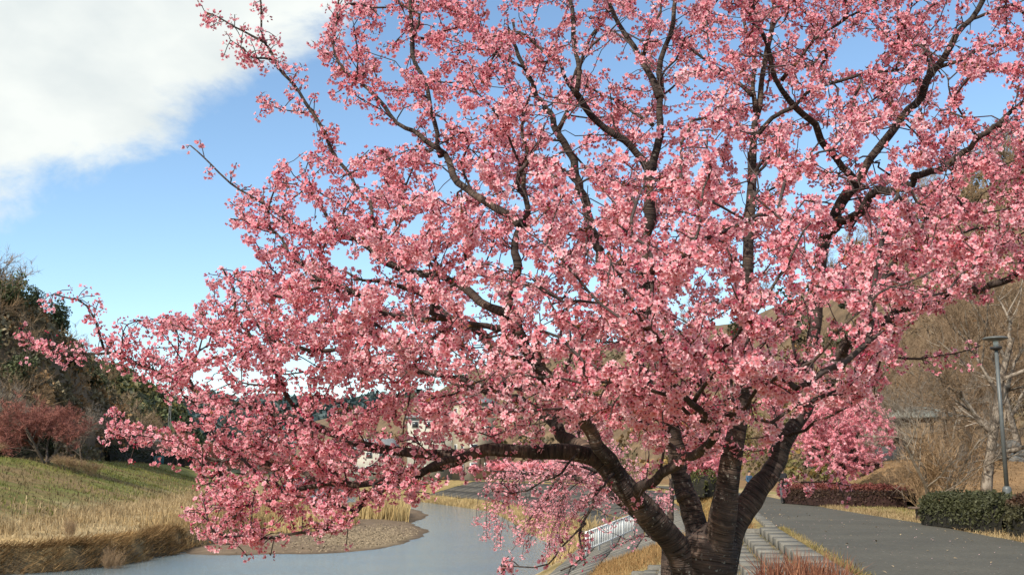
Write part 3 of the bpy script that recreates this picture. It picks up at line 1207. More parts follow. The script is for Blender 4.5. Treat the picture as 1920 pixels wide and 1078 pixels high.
# limbs followed on the photograph: (px, py, metres ahead), then width in photo pixels at both ends
LIMBS = [
    # left limb, its fork and its long level bough
    ('limb', [(1290, 1085, 6.50), (1282, 1045, 6.48), (1240, 988, 6.42), (1196, 940, 6.36), (1160, 900, 6.30), (1133, 868, 6.26), (1108, 856, 6.24), (1058, 846, 6.2), (1007, 847, 6.2), (948, 844, 6.2), (911, 843, 6.22), (889, 849, 6.24), (848, 853, 6.3), (800, 852, 6.32), (763, 847, 6.32), (689, 837, 6.35), (645, 820, 6.4), (597, 802, 6.45), (560, 788, 6.5), (500, 772, 6.55), (440, 757, 6.6), (392, 746, 6.62), (340, 717, 6.65), (278, 690, 6.7), (240, 675, 6.7), (195, 655, 6.72)],
     [92, 84, 74, 70, 66, 58, 52, 46, 42, 38, 36, 34, 32, 30, 28, 26, 25, 24, 20, 14, 11, 10, 9, 8, 7, 5]),
    ('bough', [(905, 846, 6.24), (874, 855, 6.2), (837, 868, 6.15), (782, 888, 6.1), (726, 899, 6.05), (671, 904, 6.0), (634, 909, 6.0), (593, 913, 6.0), (542, 920, 5.95), (505, 932, 5.95), (460, 950, 5.9), (420, 955, 5.9)], [26, 25, 23, 21, 19, 17, 16, 14, 12, 10, 7, 5]),
    ('bough', [(882, 853, 6.26), (850, 872, 6.28), (800, 884, 6.3), (760, 898, 6.25), (735, 905, 6.2), (708, 917, 6.1), (682, 943, 6.0), (652, 972, 5.92), (615, 990, 5.88), (586, 1000, 5.85), (542, 1007, 5.8), (486, 1007, 5.8), (431, 1014, 5.8), (395, 1012, 5.8)], [20, 19, 17, 15, 14, 12, 12, 11, 10, 9, 8, 7, 5, 4]),
    ('bough', [(640, 908, 6.0), (604, 906, 6.05), (578, 888, 6.15), (549, 878, 6.2), (493, 871, 6.3), (431, 861, 6.4), (386, 854, 6.45), (340, 848, 6.5), (295, 840, 6.5), (254, 830, 6.5), (224, 807, 6.5), (200, 782, 6.5)], [12, 12, 11, 11, 10, 9, 8, 7, 6, 6, 5, 4]),
    ('bough', [(195, 655, 6.72), (181, 611, 6.7), (158, 576, 6.7), (130, 562, 6.7), (103, 553, 6.7)], [5, 5, 4, 4, 3]),
    ('bough', [(205, 662, 6.72), (156, 664, 6.75), (103, 654, 6.8), (70, 646, 6.8), (42, 634, 6.8)], [5, 4, 4, 3, 3]),
    ('bough', [(340, 717, 6.65), (332, 690, 6.7), (330, 650, 6.7), (327, 615, 6.7), (300, 600, 6.7)], [5, 5, 4, 4, 3]),
    ('bough', [(225, 668, 6.7), (232, 640, 6.6), (240, 610, 6.6), (262, 595, 6.6)], [4, 3, 3, 3]),
    # upper bough of the left limb
    ('bough', [(1150, 892, 6.35), (1118, 860, 6.5), (1088, 838, 6.7), (1055, 812, 6.85), (1021, 780, 7.0), (977, 754, 7.1), (922, 735, 7.15), (885, 727, 7.2), (840, 712, 7.3), (790, 690, 7.4), (730, 640, 7.5), (680, 610, 7.5)], [44, 42, 38, 34, 31, 28, 25, 22, 18, 14, 10, 7]),
    ('bough', [(597, 802, 6.45), (565, 775, 6.35), (538, 746, 6.3), (519, 710, 6.25), (501, 676, 6.2), (487, 656, 6.2), (464, 624, 6.2), (444, 587, 6.2), (434, 540, 6.2), (417, 500, 6.2)], [12, 11, 10, 10, 9, 9, 8, 7, 6, 4]),
    # limb that turns straight up, with its boughs to the left
    ('limb', [(1168, 908, 6.30), (1120, 828, 6.1), (1073, 762, 5.95), (1029, 728, 5.85), (1000, 678, 5.8), (987, 647, 5.75), (967, 607, 5.7), (957, 585, 5.7), (960, 554, 5.68), (964, 527, 5.65), (967, 484, 5.6), (977, 430, 5.6), (982, 397, 5.6), (983, 340, 5.6), (986, 290, 5.6), (975, 240, 5.6), (985, 190, 5.6)], [42, 38, 36, 34, 34, 32, 30, 24, 22, 21, 18, 16, 14, 12, 10, 7, 5]),
    ('bough', [(1029, 729, 5.85), (1010, 731, 5.85), (955, 726, 5.9), (892, 715, 6.0), (815, 704, 6.15), (751, 697, 6.2), (687, 677, 6.25), (647, 664, 6.3), (604, 659, 6.3), (564, 651, 6.35), (507, 631, 6.4), (470, 600, 6.4), (450, 560, 6.4)], [22, 20, 17, 15, 13, 13, 12, 11, 10, 9, 8, 6, 4]),
    ('bough', [(1010, 694, 5.82), (955, 664, 6.0), (904, 632, 6.15), (877, 617, 6.2), (852, 600, 6.25), (810, 560, 6.3), (770, 545, 6.3), (700, 530, 6.3), (640, 505, 6.3)], [26, 24, 22, 21, 16, 12, 10, 8, 6]),
    ('bough', [(966, 605, 5.7), (940, 614, 5.62), (921, 611, 5.6), (888, 607, 5.58), (838, 605, 5.55), (801, 600, 5.55), (747, 590, 5.6), (714, 579, 5.65), (674, 560, 5.7), (637, 540, 5.75), (614, 527, 5.8), (587, 507, 5.8), (560, 490, 5.85), (534, 467, 5.9), (510, 437, 5.9), (500, 405, 5.9), (504, 373, 5.9)], [18, 18, 17, 16, 15, 14, 13, 12, 11, 10, 10, 9, 8, 7, 6, 5, 4]),
    ('bough', [(958, 592, 5.7), (921, 574, 5.75), (881, 548, 5.8), (854, 533, 5.85), (801, 516, 5.9), (764, 504, 5.95), (731, 494, 6.0), (704, 480, 6.0), (667, 453, 6.1), (637, 424, 6.15), (614, 406, 6.2), (600, 380, 6.2), (570, 350, 6.2)], [21, 20, 19, 18, 17, 16, 14, 13, 12, 11, 9, 6, 4]),
    ('bough', [(660, 448, 6.1), (625, 446, 6.2), (587, 436, 6.3), (547, 417, 6.35), (514, 397, 6.4), (477, 372, 6.4), (447, 354, 6.45), (414, 326, 6.45), (387, 299, 6.45), (358, 275, 6.45)], [9, 8, 8, 7, 7, 6, 5, 5, 4, 3]),
    ('bough', [(735, 495, 6.0), (714, 443, 6.15), (700, 415, 6.2), (684, 375, 6.3), (658, 330, 6.35), (627, 284, 6.4), (607, 250, 6.4), (587, 214, 6.4), (567, 187, 6.4), (537, 144, 6.45), (517, 114, 6.45), (497, 73, 6.45), (487, 27, 6.45), (478, -20, 6.45)], [11, 10, 9, 9, 9, 9, 8, 8, 8, 7, 7, 5, 5, 4]),
    ('bough', [(500, 82, 6.45), (454, 60, 6.45), (420, 43, 6.45), (383, 20, 6.45)], [5, 4, 4, 3]),
    ('bough', [(510, 112, 6.45), (484, 108, 6.4), (460, 97, 6.4), (430, 74, 6.4)], [4, 4, 3, 3]),
    ('bough', [(572, 212, 6.4), (545, 210, 6.35), (520, 206, 6.35), (480, 188, 6.3)], [3, 3, 3, 3]),
    # long bough to the upper left and its uprights
    ('bough', [(978, 425, 5.6), (954, 403, 5.7), (924, 390, 5.78), (900, 370, 5.85), (860, 338, 5.95), (828, 294, 6.05), (801, 269, 6.1), (764, 237, 6.15), (721, 200, 6.2), (687, 170, 6.2), (654, 144, 6.25), (635, 117, 6.25), (632, 67, 6.3), (636, 0, 6.3), (640, -40, 6.3)], [19, 19, 18, 17, 16, 15, 12, 11, 10, 9, 8, 6, 5, 4, 3]),
    ('bough', [(828, 294, 6.05), (822, 270, 6.0), (818, 250, 5.98), (801, 190, 5.95), (788, 144, 5.95), (778, 94, 5.95), (774, 43, 5.95), (772, -5, 5.95), (770, -80, 5.95)], [13, 13, 12, 11, 11, 10, 9, 9, 6]),
    ('bough', [(775, 70, 5.95), (790, 30, 5.9), (750, 8, 5.9), (735, -20, 5.9)], [6, 5, 4, 4]),
    # grey limb further back in the middle
    ('bough', [(1283, 935, 6.6), (1250, 800, 6.95), (1180, 640, 7.3), (1130, 500, 7.5), (1098, 390, 7.6), (1084, 335, 7.6), (1063, 280, 7.6), (1047, 244, 7.6), (1020, 200, 7.6), (1000, 160, 7.6), (970, 100, 7.6), (960, 40, 7.6)], [30, 27, 25, 22, 21, 20, 19, 17, 14, 12, 9, 6]),
    ('bough', [(1047, 244, 7.6), (1060, 215, 7.55), (1090, 120, 7.5), (1105, 70, 7.5), (1140, 20, 7.5), (1160, -30, 7.5)], [10, 9, 9, 8, 7, 5]),
    # middle limb and the two uprights at the top
    ('limb', [(1318, 1062, 6.56), (1308, 1000, 6.62), (1290, 940, 6.66), (1276, 890, 6.68), (1266, 840, 6.66), (1255, 760, 6.6), (1236, 655, 6.5), (1221, 627, 6.46), (1211, 597, 6.42), (1208, 520, 6.38), (1211, 443, 6.34), (1218, 380, 6.32), (1221, 318, 6.3)], [84, 70, 62, 54, 48, 42, 36, 34, 32, 30, 28, 26, 24]),
    ('bough', [(1221, 322, 6.3), (1204, 303, 6.28), (1167, 264, 6.2), (1134, 234, 6.15), (1111, 212, 6.1), (1088, 188, 6.05), (1082, 177, 6.0), (1079, 134, 6.0), (1076, 67, 6.0), (1074, 0, 6.0), (1072, -70, 6.0)], [20, 19, 18, 17, 17, 16, 14, 12, 11, 10, 7]),
    ('bough', [(1092, 192, 6.05), (1067, 160, 6.1), (1050, 124, 6.1), (1020, 95, 6.1), (990, 70, 6.1), (960, 60, 6.1)], [10, 9, 8, 7, 6, 4]),
    ('bough', [(1222, 315, 6.3), (1227, 298, 6.3), (1231, 250, 6.28), (1237, 190, 6.25), (1241, 134, 6.22), (1251, 84, 6.2), (1260, 40, 6.2), (1264, 0, 6.2), (1268, -80, 6.2)], [19, 18, 17, 15, 14, 13, 12, 11, 8]),
    ('bough', [(1237, 184, 6.25), (1224, 150, 6.3), (1204, 109, 6.35), (1177, 73, 6.4), (1151, 33, 6.45), (1131, -5, 6.5), (1110, -60, 6.5)], [15, 14, 13, 12, 12, 11, 8]),
    ('bough', [(1206, 106, 6.35), (1213, 84, 6.3), (1227, 57, 6.3), (1238, 20, 6.3), (1241, -20, 6.3)], [8, 7, 7, 6, 5]),
    ('bough', [(1224, 235, 6.28), (1190, 212, 6.4), (1160, 190, 6.45), (1130, 175, 6.5), (1095, 160, 6.5)], [8, 8, 7, 6, 5]),
    # near stub that reaches towards the viewer
    ('limb', [(1200, 945, 6.32), (1196, 928, 6.15), (1215, 908, 6.0), (1249, 880, 5.75), (1300, 852, 5.45), (1332, 832, 5.25), (1342, 815, 5.1), (1330, 792, 4.95), (1312, 772, 4.8), (1285, 735, 4.6), (1258, 702, 4.45), (1238, 655, 4.3), (1205, 610, 4.2), (1181, 570, 4.1), (1164, 527, 4.05), (1156, 490, 4.0)], [34, 33, 30, 28, 28, 27, 25, 23, 21, 19, 17, 15, 13, 11, 10, 8]),
    ('bough', [(1341, 818, 5.12), (1352, 790, 5.0), (1380, 765, 4.8), (1420, 735, 4.6), (1480, 700, 4.35), (1540, 650, 4.2), (1590, 600, 4.1), (1640, 560, 4.1), (1700, 530, 4.1), (1760, 500, 4.1)], [17, 15, 13, 12, 10, 9, 8, 7, 6, 4]),
    ('bough', [(1331, 790, 4.95), (1290, 780, 4.85), (1240, 730, 4.6), (1160, 728, 4.45), (1090, 720, 4.3), (1030, 705, 4.25), (980, 690, 4.2)], [13, 12, 11, 10, 9, 7, 5]),
    ('bough', [(1300, 755, 4.7), (1330, 700, 4.5), (1380, 640, 4.3), (1420, 580, 4.15), (1450, 520, 4.1), (1490, 460, 4.1), (1530, 420, 4.15)], [12, 11, 10, 9, 8, 7, 5]),
    ('bough', [(1210, 618, 4.22), (1224, 560, 4.2), (1228, 512, 4.2), (1251, 504, 4.2), (1278, 480, 4.2), (1294, 457, 4.2), (1308, 430, 4.2), (1324, 383, 4.25), (1333, 340, 4.3), (1328, 300, 4.35), (1321, 250, 4.4)], [13, 12, 12, 12, 11, 10, 9, 8, 7, 6, 4]),
    # right hand trunk
    ('limb', [(1342, 1072, 6.46), (1348, 1010, 6.42), (1356, 960, 6.38), (1366, 900, 6.34), (1374, 845, 6.3), (1387, 783, 6.28), (1394, 730, 6.26), (1399, 680, 6.26), (1396, 604, 6.26), (1401, 547, 6.28), (1404, 423, 6.32), (1408, 383, 6.35), (1410, 340, 6.38), (1411, 294, 6.4), (1415, 234, 6.42), (1424, 200, 6.45), (1428, 154, 6.46), (1437, 100, 6.48), (1448, 50, 6.5), (1452, 0, 6.5), (1456, -80, 6.5)], [98, 84, 78, 70, 60, 50, 44, 38, 32, 28, 24, 22, 20, 18, 16, 15, 14, 13, 12, 10, 7]),
    ('bough', [(1418, 210, 6.44), (1410, 150, 6.4), (1404, 84, 6.35), (1394, 33, 6.3), (1388, -20, 6.3)], [11, 10, 9, 8, 6]),
    ('bough', [(1412, 262, 6.4), (1420, 252, 6.36), (1447, 224, 6.3), (1487, 197, 6.2), (1520, 174, 6.1), (1574, 154, 6.0), (1647, 134, 5.9), (1700, 120, 5.85), (1750, 100, 5.8)], [11, 11, 10, 10, 9, 8, 7, 5, 4]),
    ('bough', [(1410, 180, 6.4), (1370, 145, 6.45), (1320, 105, 6.5), (1280, 76, 6.5), (1255, 62, 6.5)], [8, 8, 7, 6, 5]),
    # far right limb
    ('limb', [(1352, 1062, 6.5), (1376, 985, 6.52), (1402, 945, 6.54), (1440, 892, 6.58), (1473, 826, 6.6), (1507, 768, 6.62), (1551, 713, 6.64), (1577, 669, 6.66), (1600, 634, 6.66), (1647, 607, 6.6), (1691, 585, 6.55), (1738, 567, 6.5), (1781, 548, 6.45), (1848, 537, 6.4), (1898, 521, 6.35), (1960, 505, 6.3), (2060, 480, 6.3), (2200, 420, 6.3)], [86, 74, 68, 60, 52, 46, 42, 36, 30, 25, 22, 20, 18, 16, 15, 14, 11, 7]),
    ('bough', [(1575, 672, 6.66), (1600, 630, 6.5), (1627, 592, 6.35), (1641, 566, 6.3), (1660, 520, 6.25), (1700, 470, 6.2), (1760, 450, 6.2), (1830, 430, 6.2)], [17, 15, 14, 12, 10, 8, 7, 5]),
    ('limb', [(1500, 780, 6.62), (1512, 720, 6.8), (1522, 640, 6.95), (1532, 560, 7.05), (1540, 490, 7.1), (1550, 430, 7.1), (1568, 400, 7.05), (1590, 362, 7.0), (1614, 333, 6.95), (1634, 294, 6.9), (1674, 244, 6.8), (1702, 208, 6.75), (1728, 177, 6.7), (1754, 130, 6.65), (1784, 90, 6.6), (1804, 50, 6.6), (1841, 0, 6.55), (1880, -60, 6.5)], [34, 33, 31, 30, 29, 28, 27, 25, 23, 21, 20, 19, 18, 16, 15, 14, 13, 10]),
    ('bough', [(1548, 440, 7.1), (1575, 420, 6.95), (1604, 400, 6.8), (1631, 373, 6.7), (1664, 357, 6.6), (1707, 343, 6.5), (1724, 328, 6.45), (1774, 311, 6.4), (1808, 284, 6.35), (1841, 257, 6.3), (1868, 240, 6.28), (1898, 231, 6.25), (1930, 220, 6.2), (2040, 190, 6.2), (2180, 120, 6.2)], [21, 21, 20, 19, 18, 17, 16, 15, 14, 13, 12, 10, 9, 8, 6]),
    ('bough', [(1866, 240, 6.28), (1891, 214, 6.25), (1920, 190, 6.2), (1990, 140, 6.2), (2080, 60, 6.2)], [9, 9, 8, 7, 5]),
    ('bough', [(1605, 345, 6.98), (1581, 311, 6.8), (1554, 274, 6.65), (1527, 240, 6.5), (1494, 207, 6.4), (1467, 167, 6.3), (1454, 130, 6.25), (1440, 87, 6.2), (1420, 40, 6.15), (1400, 0, 6.1), (1380, -60, 6.1)], [17, 17, 16, 16, 15, 14, 13, 12, 11, 11, 8]),
    ('bough', [(1466, 150, 6.3), (1484, 125, 6.2), (1514, 94, 6.1), (1557, 60, 6.05), (1607, 23, 6.0), (1641, -3, 6.0)], [8, 8, 7, 7, 6, 5]),
    ('bough', [(1735, 167, 6.68), (1700, 125, 6.5), (1690, 85, 6.4), (1682, 40, 6.35), (1675, 0, 6.3), (1660, -50, 6.3)], [9, 9, 8, 7, 6, 5]),
    ('bough', [(1755, 128, 6.65), (1810, 110, 6.55), (1850, 92, 6.5), (1900, 78, 6.4), (1950, 70, 6.4)], [9, 9, 8, 7, 5]),
    ('bough', [(1835, 262, 6.3), (1815, 230, 6.2), (1795, 200, 6.15), (1780, 165, 6.1), (1770, 140, 6.1)], [6, 5, 5, 4, 3]),
    ('bough', [(1772, 312, 6.4), (1740, 285, 6.3), (1710, 240, 6.2), (1680, 210, 6.15), (1660, 150, 6.1)], [6, 5, 5, 4, 3]),
    # low sprays
    ('bough', [(1585, 660, 6.64), (1620, 668, 6.5), (1660, 676, 6.4), (1700, 674, 6.35), (1740, 668, 6.3), (1790, 656, 6.3), (1838, 652, 6.3)], [7, 7, 6, 6, 5, 4, 3]),
    ('bough', [(1445, 890, 6.55), (1470, 896, 6.3), (1500, 905, 6.2), (1540, 908, 6.15), (1590, 905, 6.1)], [6, 5, 4, 4, 3]),
    ('bough', [(1150, 888, 6.2), (1128, 905, 6.0), (1120, 925, 5.95), (1114, 953, 5.9), (1095, 983, 5.88), (1090, 1012, 5.85), (1083, 1045, 5.85), (1050, 1075, 5.85)], [7, 7, 7, 7, 6, 5, 4, 3]),
    ('bough', [(1098, 980, 5.88), (1075, 1005, 5.85), (1045, 1033, 5.85), (1021, 1050, 5.85), (977, 1062, 5.85), (940, 1063, 5.85)], [5, 5, 5, 4, 3, 2]),
    ('bough', [(1088, 845, 6.2), (1065, 868, 6.1), (1040, 898, 6.05), (985, 922, 6.0), (955, 924, 6.0)], [6, 6, 5, 4, 3]),
    ('bough', [(1480, 815, 6.55), (1540, 790, 6.2), (1590, 760, 6.0), (1640, 720, 5.9)], [8, 7, 5, 4]),
]
def knobbly(ac, P, rad, sides, seed):
    """push the skin of a limb in and out: lumps, and the raised rings of cherry bark"""
    V, A_ = ac.V[-1], ac.A[-1]
    n = len(P) * sides
    c = np.repeat(P, sides, 0)
    d = V[:n] - c
    r = np.linalg.norm(d, axis=1)[:, None]
    d = d / (r + 1e-9)
    al = A_[:n]
    q = V[:n]
    lump = vnoise(q[:, 0] * 9 + seed, q[:, 2] * 9 + q[:, 1] * 6, 90) * 0.055 + vnoise(q[:, 0] * 24, q[:, 2] * 24 + q[:, 1] * 20, 91) * 0.03
    ang = vnoise(d[:, 0] * 2.2 + seed, d[:, 2] * 2.2 + d[:, 1] * 2 + al * 3, 92)
    ring = np.sin(al * 120 + 3.0 * ang + seed) * np.clip(ang + 0.35, 0, 1) * 0.02 + np.sin(al * 67 + 4 * ang) * 0.014
    V[:n] = q + d * (lump + ring)[:, None] * np.minimum(r, 0.11)


VISIBLE = []          # samples of limbs for keeping a little bloom off them
sk = Skeleton()
limb_objs = []
rngt = np.random.default_rng(5)
trunk_pts = []
for li, (kind, pts, wid) in enumerate(LIMBS):
    W = np.array([at(*p) for p in pts])
    wv = np.array(wid, float)
    low_ = smooth01((np.array([p[1] for p in pts]) - 560) / 160)
    inner = np.array([p[2] for p in pts]) < 4.9
    kx = np.where(wv > 15, 0.82 * (1 - low_) + 0.64 * low_, 0.80 * (1 - low_) + 0.72 * low_)
    kx = np.where(inner, 0.62, kx)
    rr = wv * kx / 2.0 / F * np.array([p[2] for p in pts])
    Q = spline(np.c_[W, rr], 0.06)
    P, rad = Q[:, :3], np.maximum(Q[:, 3], 0.0035)
    if li and kind != 'limb':
        rad[:4] *= np.array((1.45, 1.25, 1.12, 1.04))[:len(rad[:4])]
    big = rad[0] > 0.04
    if big:
        Q = spline(np.c_[P, rad], 0.028)
        P, rad = Q[:, :3], Q[:, 3]
    if rad.max() < 0.09:
        n_ = len(P)
        fr = np.arange(n_)
        ph = rngt.uniform(0, 6, 3)
        wob = 0.012 * np.minimum(1, fr / 4)[:, None] * np.stack([np.sin(fr * 0.55 + ph[0]) + 0.6 * np.sin(fr * 1.37 + ph[1]), np.sin(fr * 0.47 + ph[2]), np.sin(fr * 0.71 + ph[1]) + 0.5 * np.sin(fr * 1.7)], 1)
        P = P + wob * np.clip(0.03 / np.maximum(rad, 0.012), 0.3, 1.2)[:, None]
    ac = Acc()
    ac.tube(P - tree_base, rad, 28 if big else (9 if rad[0] > 0.018 else 7), None, li * 3.7, True, 0.045 if big else 0.07, li)
    if big:
        knobbly(ac, P - tree_base, rad, 28, li)
    ob = ac.build('limb' if kind == 'limb' else 'branch', M['bark'], cherry, None, True)
    limb_objs.append(ob)
    qx, qy = proj(P)
    VISIBLE.append(np.c_[qx, qy, P[:, 1], rad / P[:, 1] * F])
    prev = -1
    d = np.gradient(P, axis=0)
    d /= np.linalg.norm(d, axis=1)[:, None]
    start = 0
    for i in range(len(P)):
        if rad[i] > 0.06:
            continue
        prev = sk.add(P[i], prev, d[i], rad[i])
VISIBLE = np.vstack(VISIBLE)

# trunk: foot, bole and the crotch where the limbs part
ac = Acc()
tp = np.array([(1.20, 6.52, -0.25, 0.28), (1.19, 6.52, 0.02, 0.235), (1.183, 6.515, 0.35, 0.178), (1.178, 6.51, 0.7, 0.154), (1.178, 6.505, 0.95, 0.152), (1.18, 6.505, 1.08, 0.160), (1.182, 6.51, 1.18, 0.150), (1.184, 6.515, 1.26, 0.09)])
Q = spline(tp, 0.03)
ac.tube(Q[:, :3] - tree_base, Q[:, 3], 48, None, 0.0, True, 0.045, 3)
knobbly(ac, Q[:, :3] - tree_base, Q[:, 3], 48, 5)
trunk = ac.build('trunk', M['bark'], cherry, None, True)

CROWN = [(575, 70), (640, 5), (700, -150), (1000, -230), (1350, -260), (1800, -200), (2250, 0), (2330, 330), (2200, 520), (1960, 520), (1850, 505), (1780, 560), (1700, 610), (1670, 640), (1690, 660), (1640, 720),
         (1600, 745), (1545, 760), (1500, 800), (1490, 850), (1450, 880), (1405, 855), (1350, 865), (1300, 845), (1235, 855), (1180, 835), (1120, 815), (1040, 815), (1000, 830), (960, 812), (880, 815), (760, 815), (740, 870),
         (880, 880), (800, 930), (700, 965), (640, 985), (560, 990), (500, 1015), (420, 1020), (350, 1005), (338, 960), (375, 880), (350, 850), (300, 825), (205, 825), (192, 785), (230, 790), (290, 810), (350, 790), (320, 740),
         (250, 690), (262, 605), (300, 580), (360, 590), (395, 520), (440, 505), (500, 490), (455, 465), (450, 430), (412, 400), (425, 370), (480, 370), (500, 335), (545, 290), (600, 280), (640, 290), (700, 275), (730, 255), (690, 200), (630, 190), (600, 130)]
HOLES = [(745, 232, 36), (830, 345, 24), (1068, 228, 34), (1145, 95, 22), (1100, 60, 20), (1610, 95, 34), (1690, 255, 28), (1850, 185, 46), (1830, 345, 26), (1725, 320, 26), (955, 480, 18), (1160, 40, 22), (1020, 585, 14), (700, 330, 14), (880, 60, 12),
         (1890, 290, 18), (1050, 290, 18), (1280, 200, 15), (470, 700, 22), (1590, 595, 24), (1575, 640, 20), (1310, 105, 14), (1190, 150, 12),
         (420, 545, 14), (380, 655, 20), (545, 735, 16), (700, 742, 14), (640, 740, 10), (820, 700, 12), (840, 470, 12), (920, 110, 12), (1500, 300, 12), (1780, 30, 14)]


def depth_range(px, py):
    r = np.sqrt(((px - 1330) / 1150) ** 2 + ((py - 560) / 640) ** 2)
    r = np.clip(r, 0, 1.4)
    near = 3.75 + 2.25 * np.clip(r, 0, 1) ** 1.15
    far = 8.9 - 1.75 * r
    # the low boughs on the left lie in one layer
    low = smooth01((860 - px) / 200) * smooth01((py - 640) / 120)
    near = near * (1 - low) + 5.55 * low
    far = far * (1 - low) + 6.75 * low
    # nothing in front of the trunk
    tr = smooth01((py - 790) / 60) * smooth01((px - 900) / 120)
    near = near * (1 - tr) + 5.3 * tr
    return near, far


N_T = 9000
qx = rngt.uniform(180, 2330, N_T)
qy = rngt.uniform(-260, 1020, N_T)
ok = inside(CROWN, qx, qy)
for (hx, hy, hr) in HOLES:
    ok &= ((qx - hx) ** 2 + (qy - hy) ** 2) > hr * hr * 1.35
out_frame = (qy < -30) | (qx > 1960)
ok &= ~(out_frame & (rngt.random(N_T) < 0.5))
ok &= ~((qx < 780) & (qy < 270) & (rngt.random(N_T) < 0.5))
ok &= ~((qy < 300) & (rngt.random(N_T) < 0.12))
qx, qy = qx[ok], qy[ok]
dn, df = depth_range(qx, qy)
f = rngt.beta(0.85, 1.2, len(qx))
qd = dn + (df - dn) * f
clump = vnoise(qx / 60, qy / 60 + qd * 1.7, 41)
keep = clump + rngt.normal(0, 0.35, len(qx)) > -0.6
qx, qy, qd = qx[keep], qy[keep], qd[keep]
targets = np.array([at(a_, b_, c_) for a_, b_, c_ in zip(qx, qy, qd)])
sk.grow(targets, rngt)
TW = sk.radii(0.0029)
print('targets', len(targets), 'nodes', len(sk.P), 'chains', len(sk.chains))

SKP = np.array(sk.P)
ac = Acc()
for ch in sk.chains:
    P = SKP[ch]
    r = TW[ch].copy()
    r[0] = min(r[0], r[1] * 1.15)
    ac.tube(P - tree_base, r, 5 if r[1] > 0.005 else 4, None, random.uniform(0, 9), False)
# where bloom sits: along every thin twig
cp, cd, spurs = [], [], []
for ch in sk.chains:
    for a_, b_ in zip(ch[:-1], ch[1:]):
        if TW[b_] > 0.0125:
            continue
        p, q = SKP[a_], SKP[b_]
        nn = rngt.poisson(np.linalg.norm(q - p) / 0.046)
        for _ in range(nn):
            s = rngt.random()
            cp.append(p + (q - p) * s + rngt.normal(0, 0.010, 3))
            cd.append(q - p)
    cp.append(SKP[ch[-1]])
    cd.append(SKP[ch[-1]] - SKP[ch[-2]])
# and along the thin ends of the traced boughs
SPX, SPY = proj(SKP)
for i in range(len(sk.P)):
    spray = 1.75 if (SPX[i] < 340 or (SPX[i] < 640 and SPY[i] < 330)) else 1.0
    if 0 < sk.fix[i] < (0.05 if SPX[i] < 1020 else 0.03) and sk.par[i] >= 0:
        for _ in range(rngt.poisson(spray * (2.1 if sk.fix[i] < 0.0125 else 1.0))):
            d = rngt.normal(0, 1, 3)
            d /= np.linalg.norm(d)
            L = rngt.uniform(0.015, 0.13)
            q = SKP[i] + d * L
            if L > 0.04:
                spurs.append((len(cp), SKP[i], SKP[i] + d * L * 0.5 + (0, 0, 0.01), q))
            cp.append(q)
            cd.append(d)
cp, cd = np.array(cp), np.array(cd)

cx_, cy_ = proj(cp)
keep = np.ones(len(cp), bool)
# most of the bloom in front of a thick limb is left off it
bins = {}
vis = VISIBLE[(VISIBLE[:, 3] > 4.6) & ((VISIBLE[:, 1] < 400) | (VISIBLE[:, 1] > 800) | ((VISIBLE[:, 0] < 1130) & (VISIBLE[:, 3] > 5)) | ((VISIBLE[:, 0] > 1440) & (VISIBLE[:, 1] > 560)))]
for (hx, hy, hd, hr) in vis:
    bins.setdefault((int(hx // 40), int(hy // 40)), []).append((hx, hy, hd, hr))
for i in range(len(cp)):
    b = (int(cx_[i] // 40), int(cy_[i] // 40))
    for du in (-1, 0, 1):
        for dv_ in (-1, 0, 1):
            for (hx, hy, hd, hr) in bins.get((b[0] + du, b[1] + dv_), ()):
                if cp[i, 1] < hd + 0.02 and (hx - cx_[i]) ** 2 + (hy - cy_[i]) ** 2 < (hr + (14 if hy < 420 else 10)) ** 2:
                    keep[i] = False
back = rngt.random(len(cp)) < np.where(cy_ < 420, 0.10, np.where((cy_ < 780) | (cx_ < 1010), 0.55, 0.18))
keep |= back
for (hx, hy, hr) in HOLES:
    keep &= ((cx_ - hx) ** 2 + (cy_ - hy) ** 2 > (hr * 0.8) ** 2) | (rngt.random(len(cp)) < 0.15)
# thin the outer shell into clumps
cl = vnoise(cp[:, 0] * 3.2, cp[:, 1] * 3.2 + cp[:, 2] * 4.1, 47) + rngt.normal(0, 0.3, len(cp))
keep &= cl > np.where((cy_ < 420) & (cx_ > 640), -0.45, -0.8)
for (i, p_, q_, r_) in spurs:
    if keep[i]:
        ac.tube(np.array([p_, q_, r_]) - tree_base, [0.003, 0.0027, 0.0024], 4, None, 0, False)
twigs = tag(ac.build('twigs', M['twig'], cherry, None, False), kind='stuff')
cp, cd, cx_, cy_ = cp[keep], cd[keep], cx_[keep], cy_[keep]
nC = len(cp)
print('clusters', nC)
up = np.tile((0, 0, 1.0), (nC, 1)) + rngt.normal(0, 0.28, (nC, 3))
rot = rot_from_z(up, rngt.uniform(0, 6.28, nC))
scl = rngt.uniform(0.82, 1.15, nC)
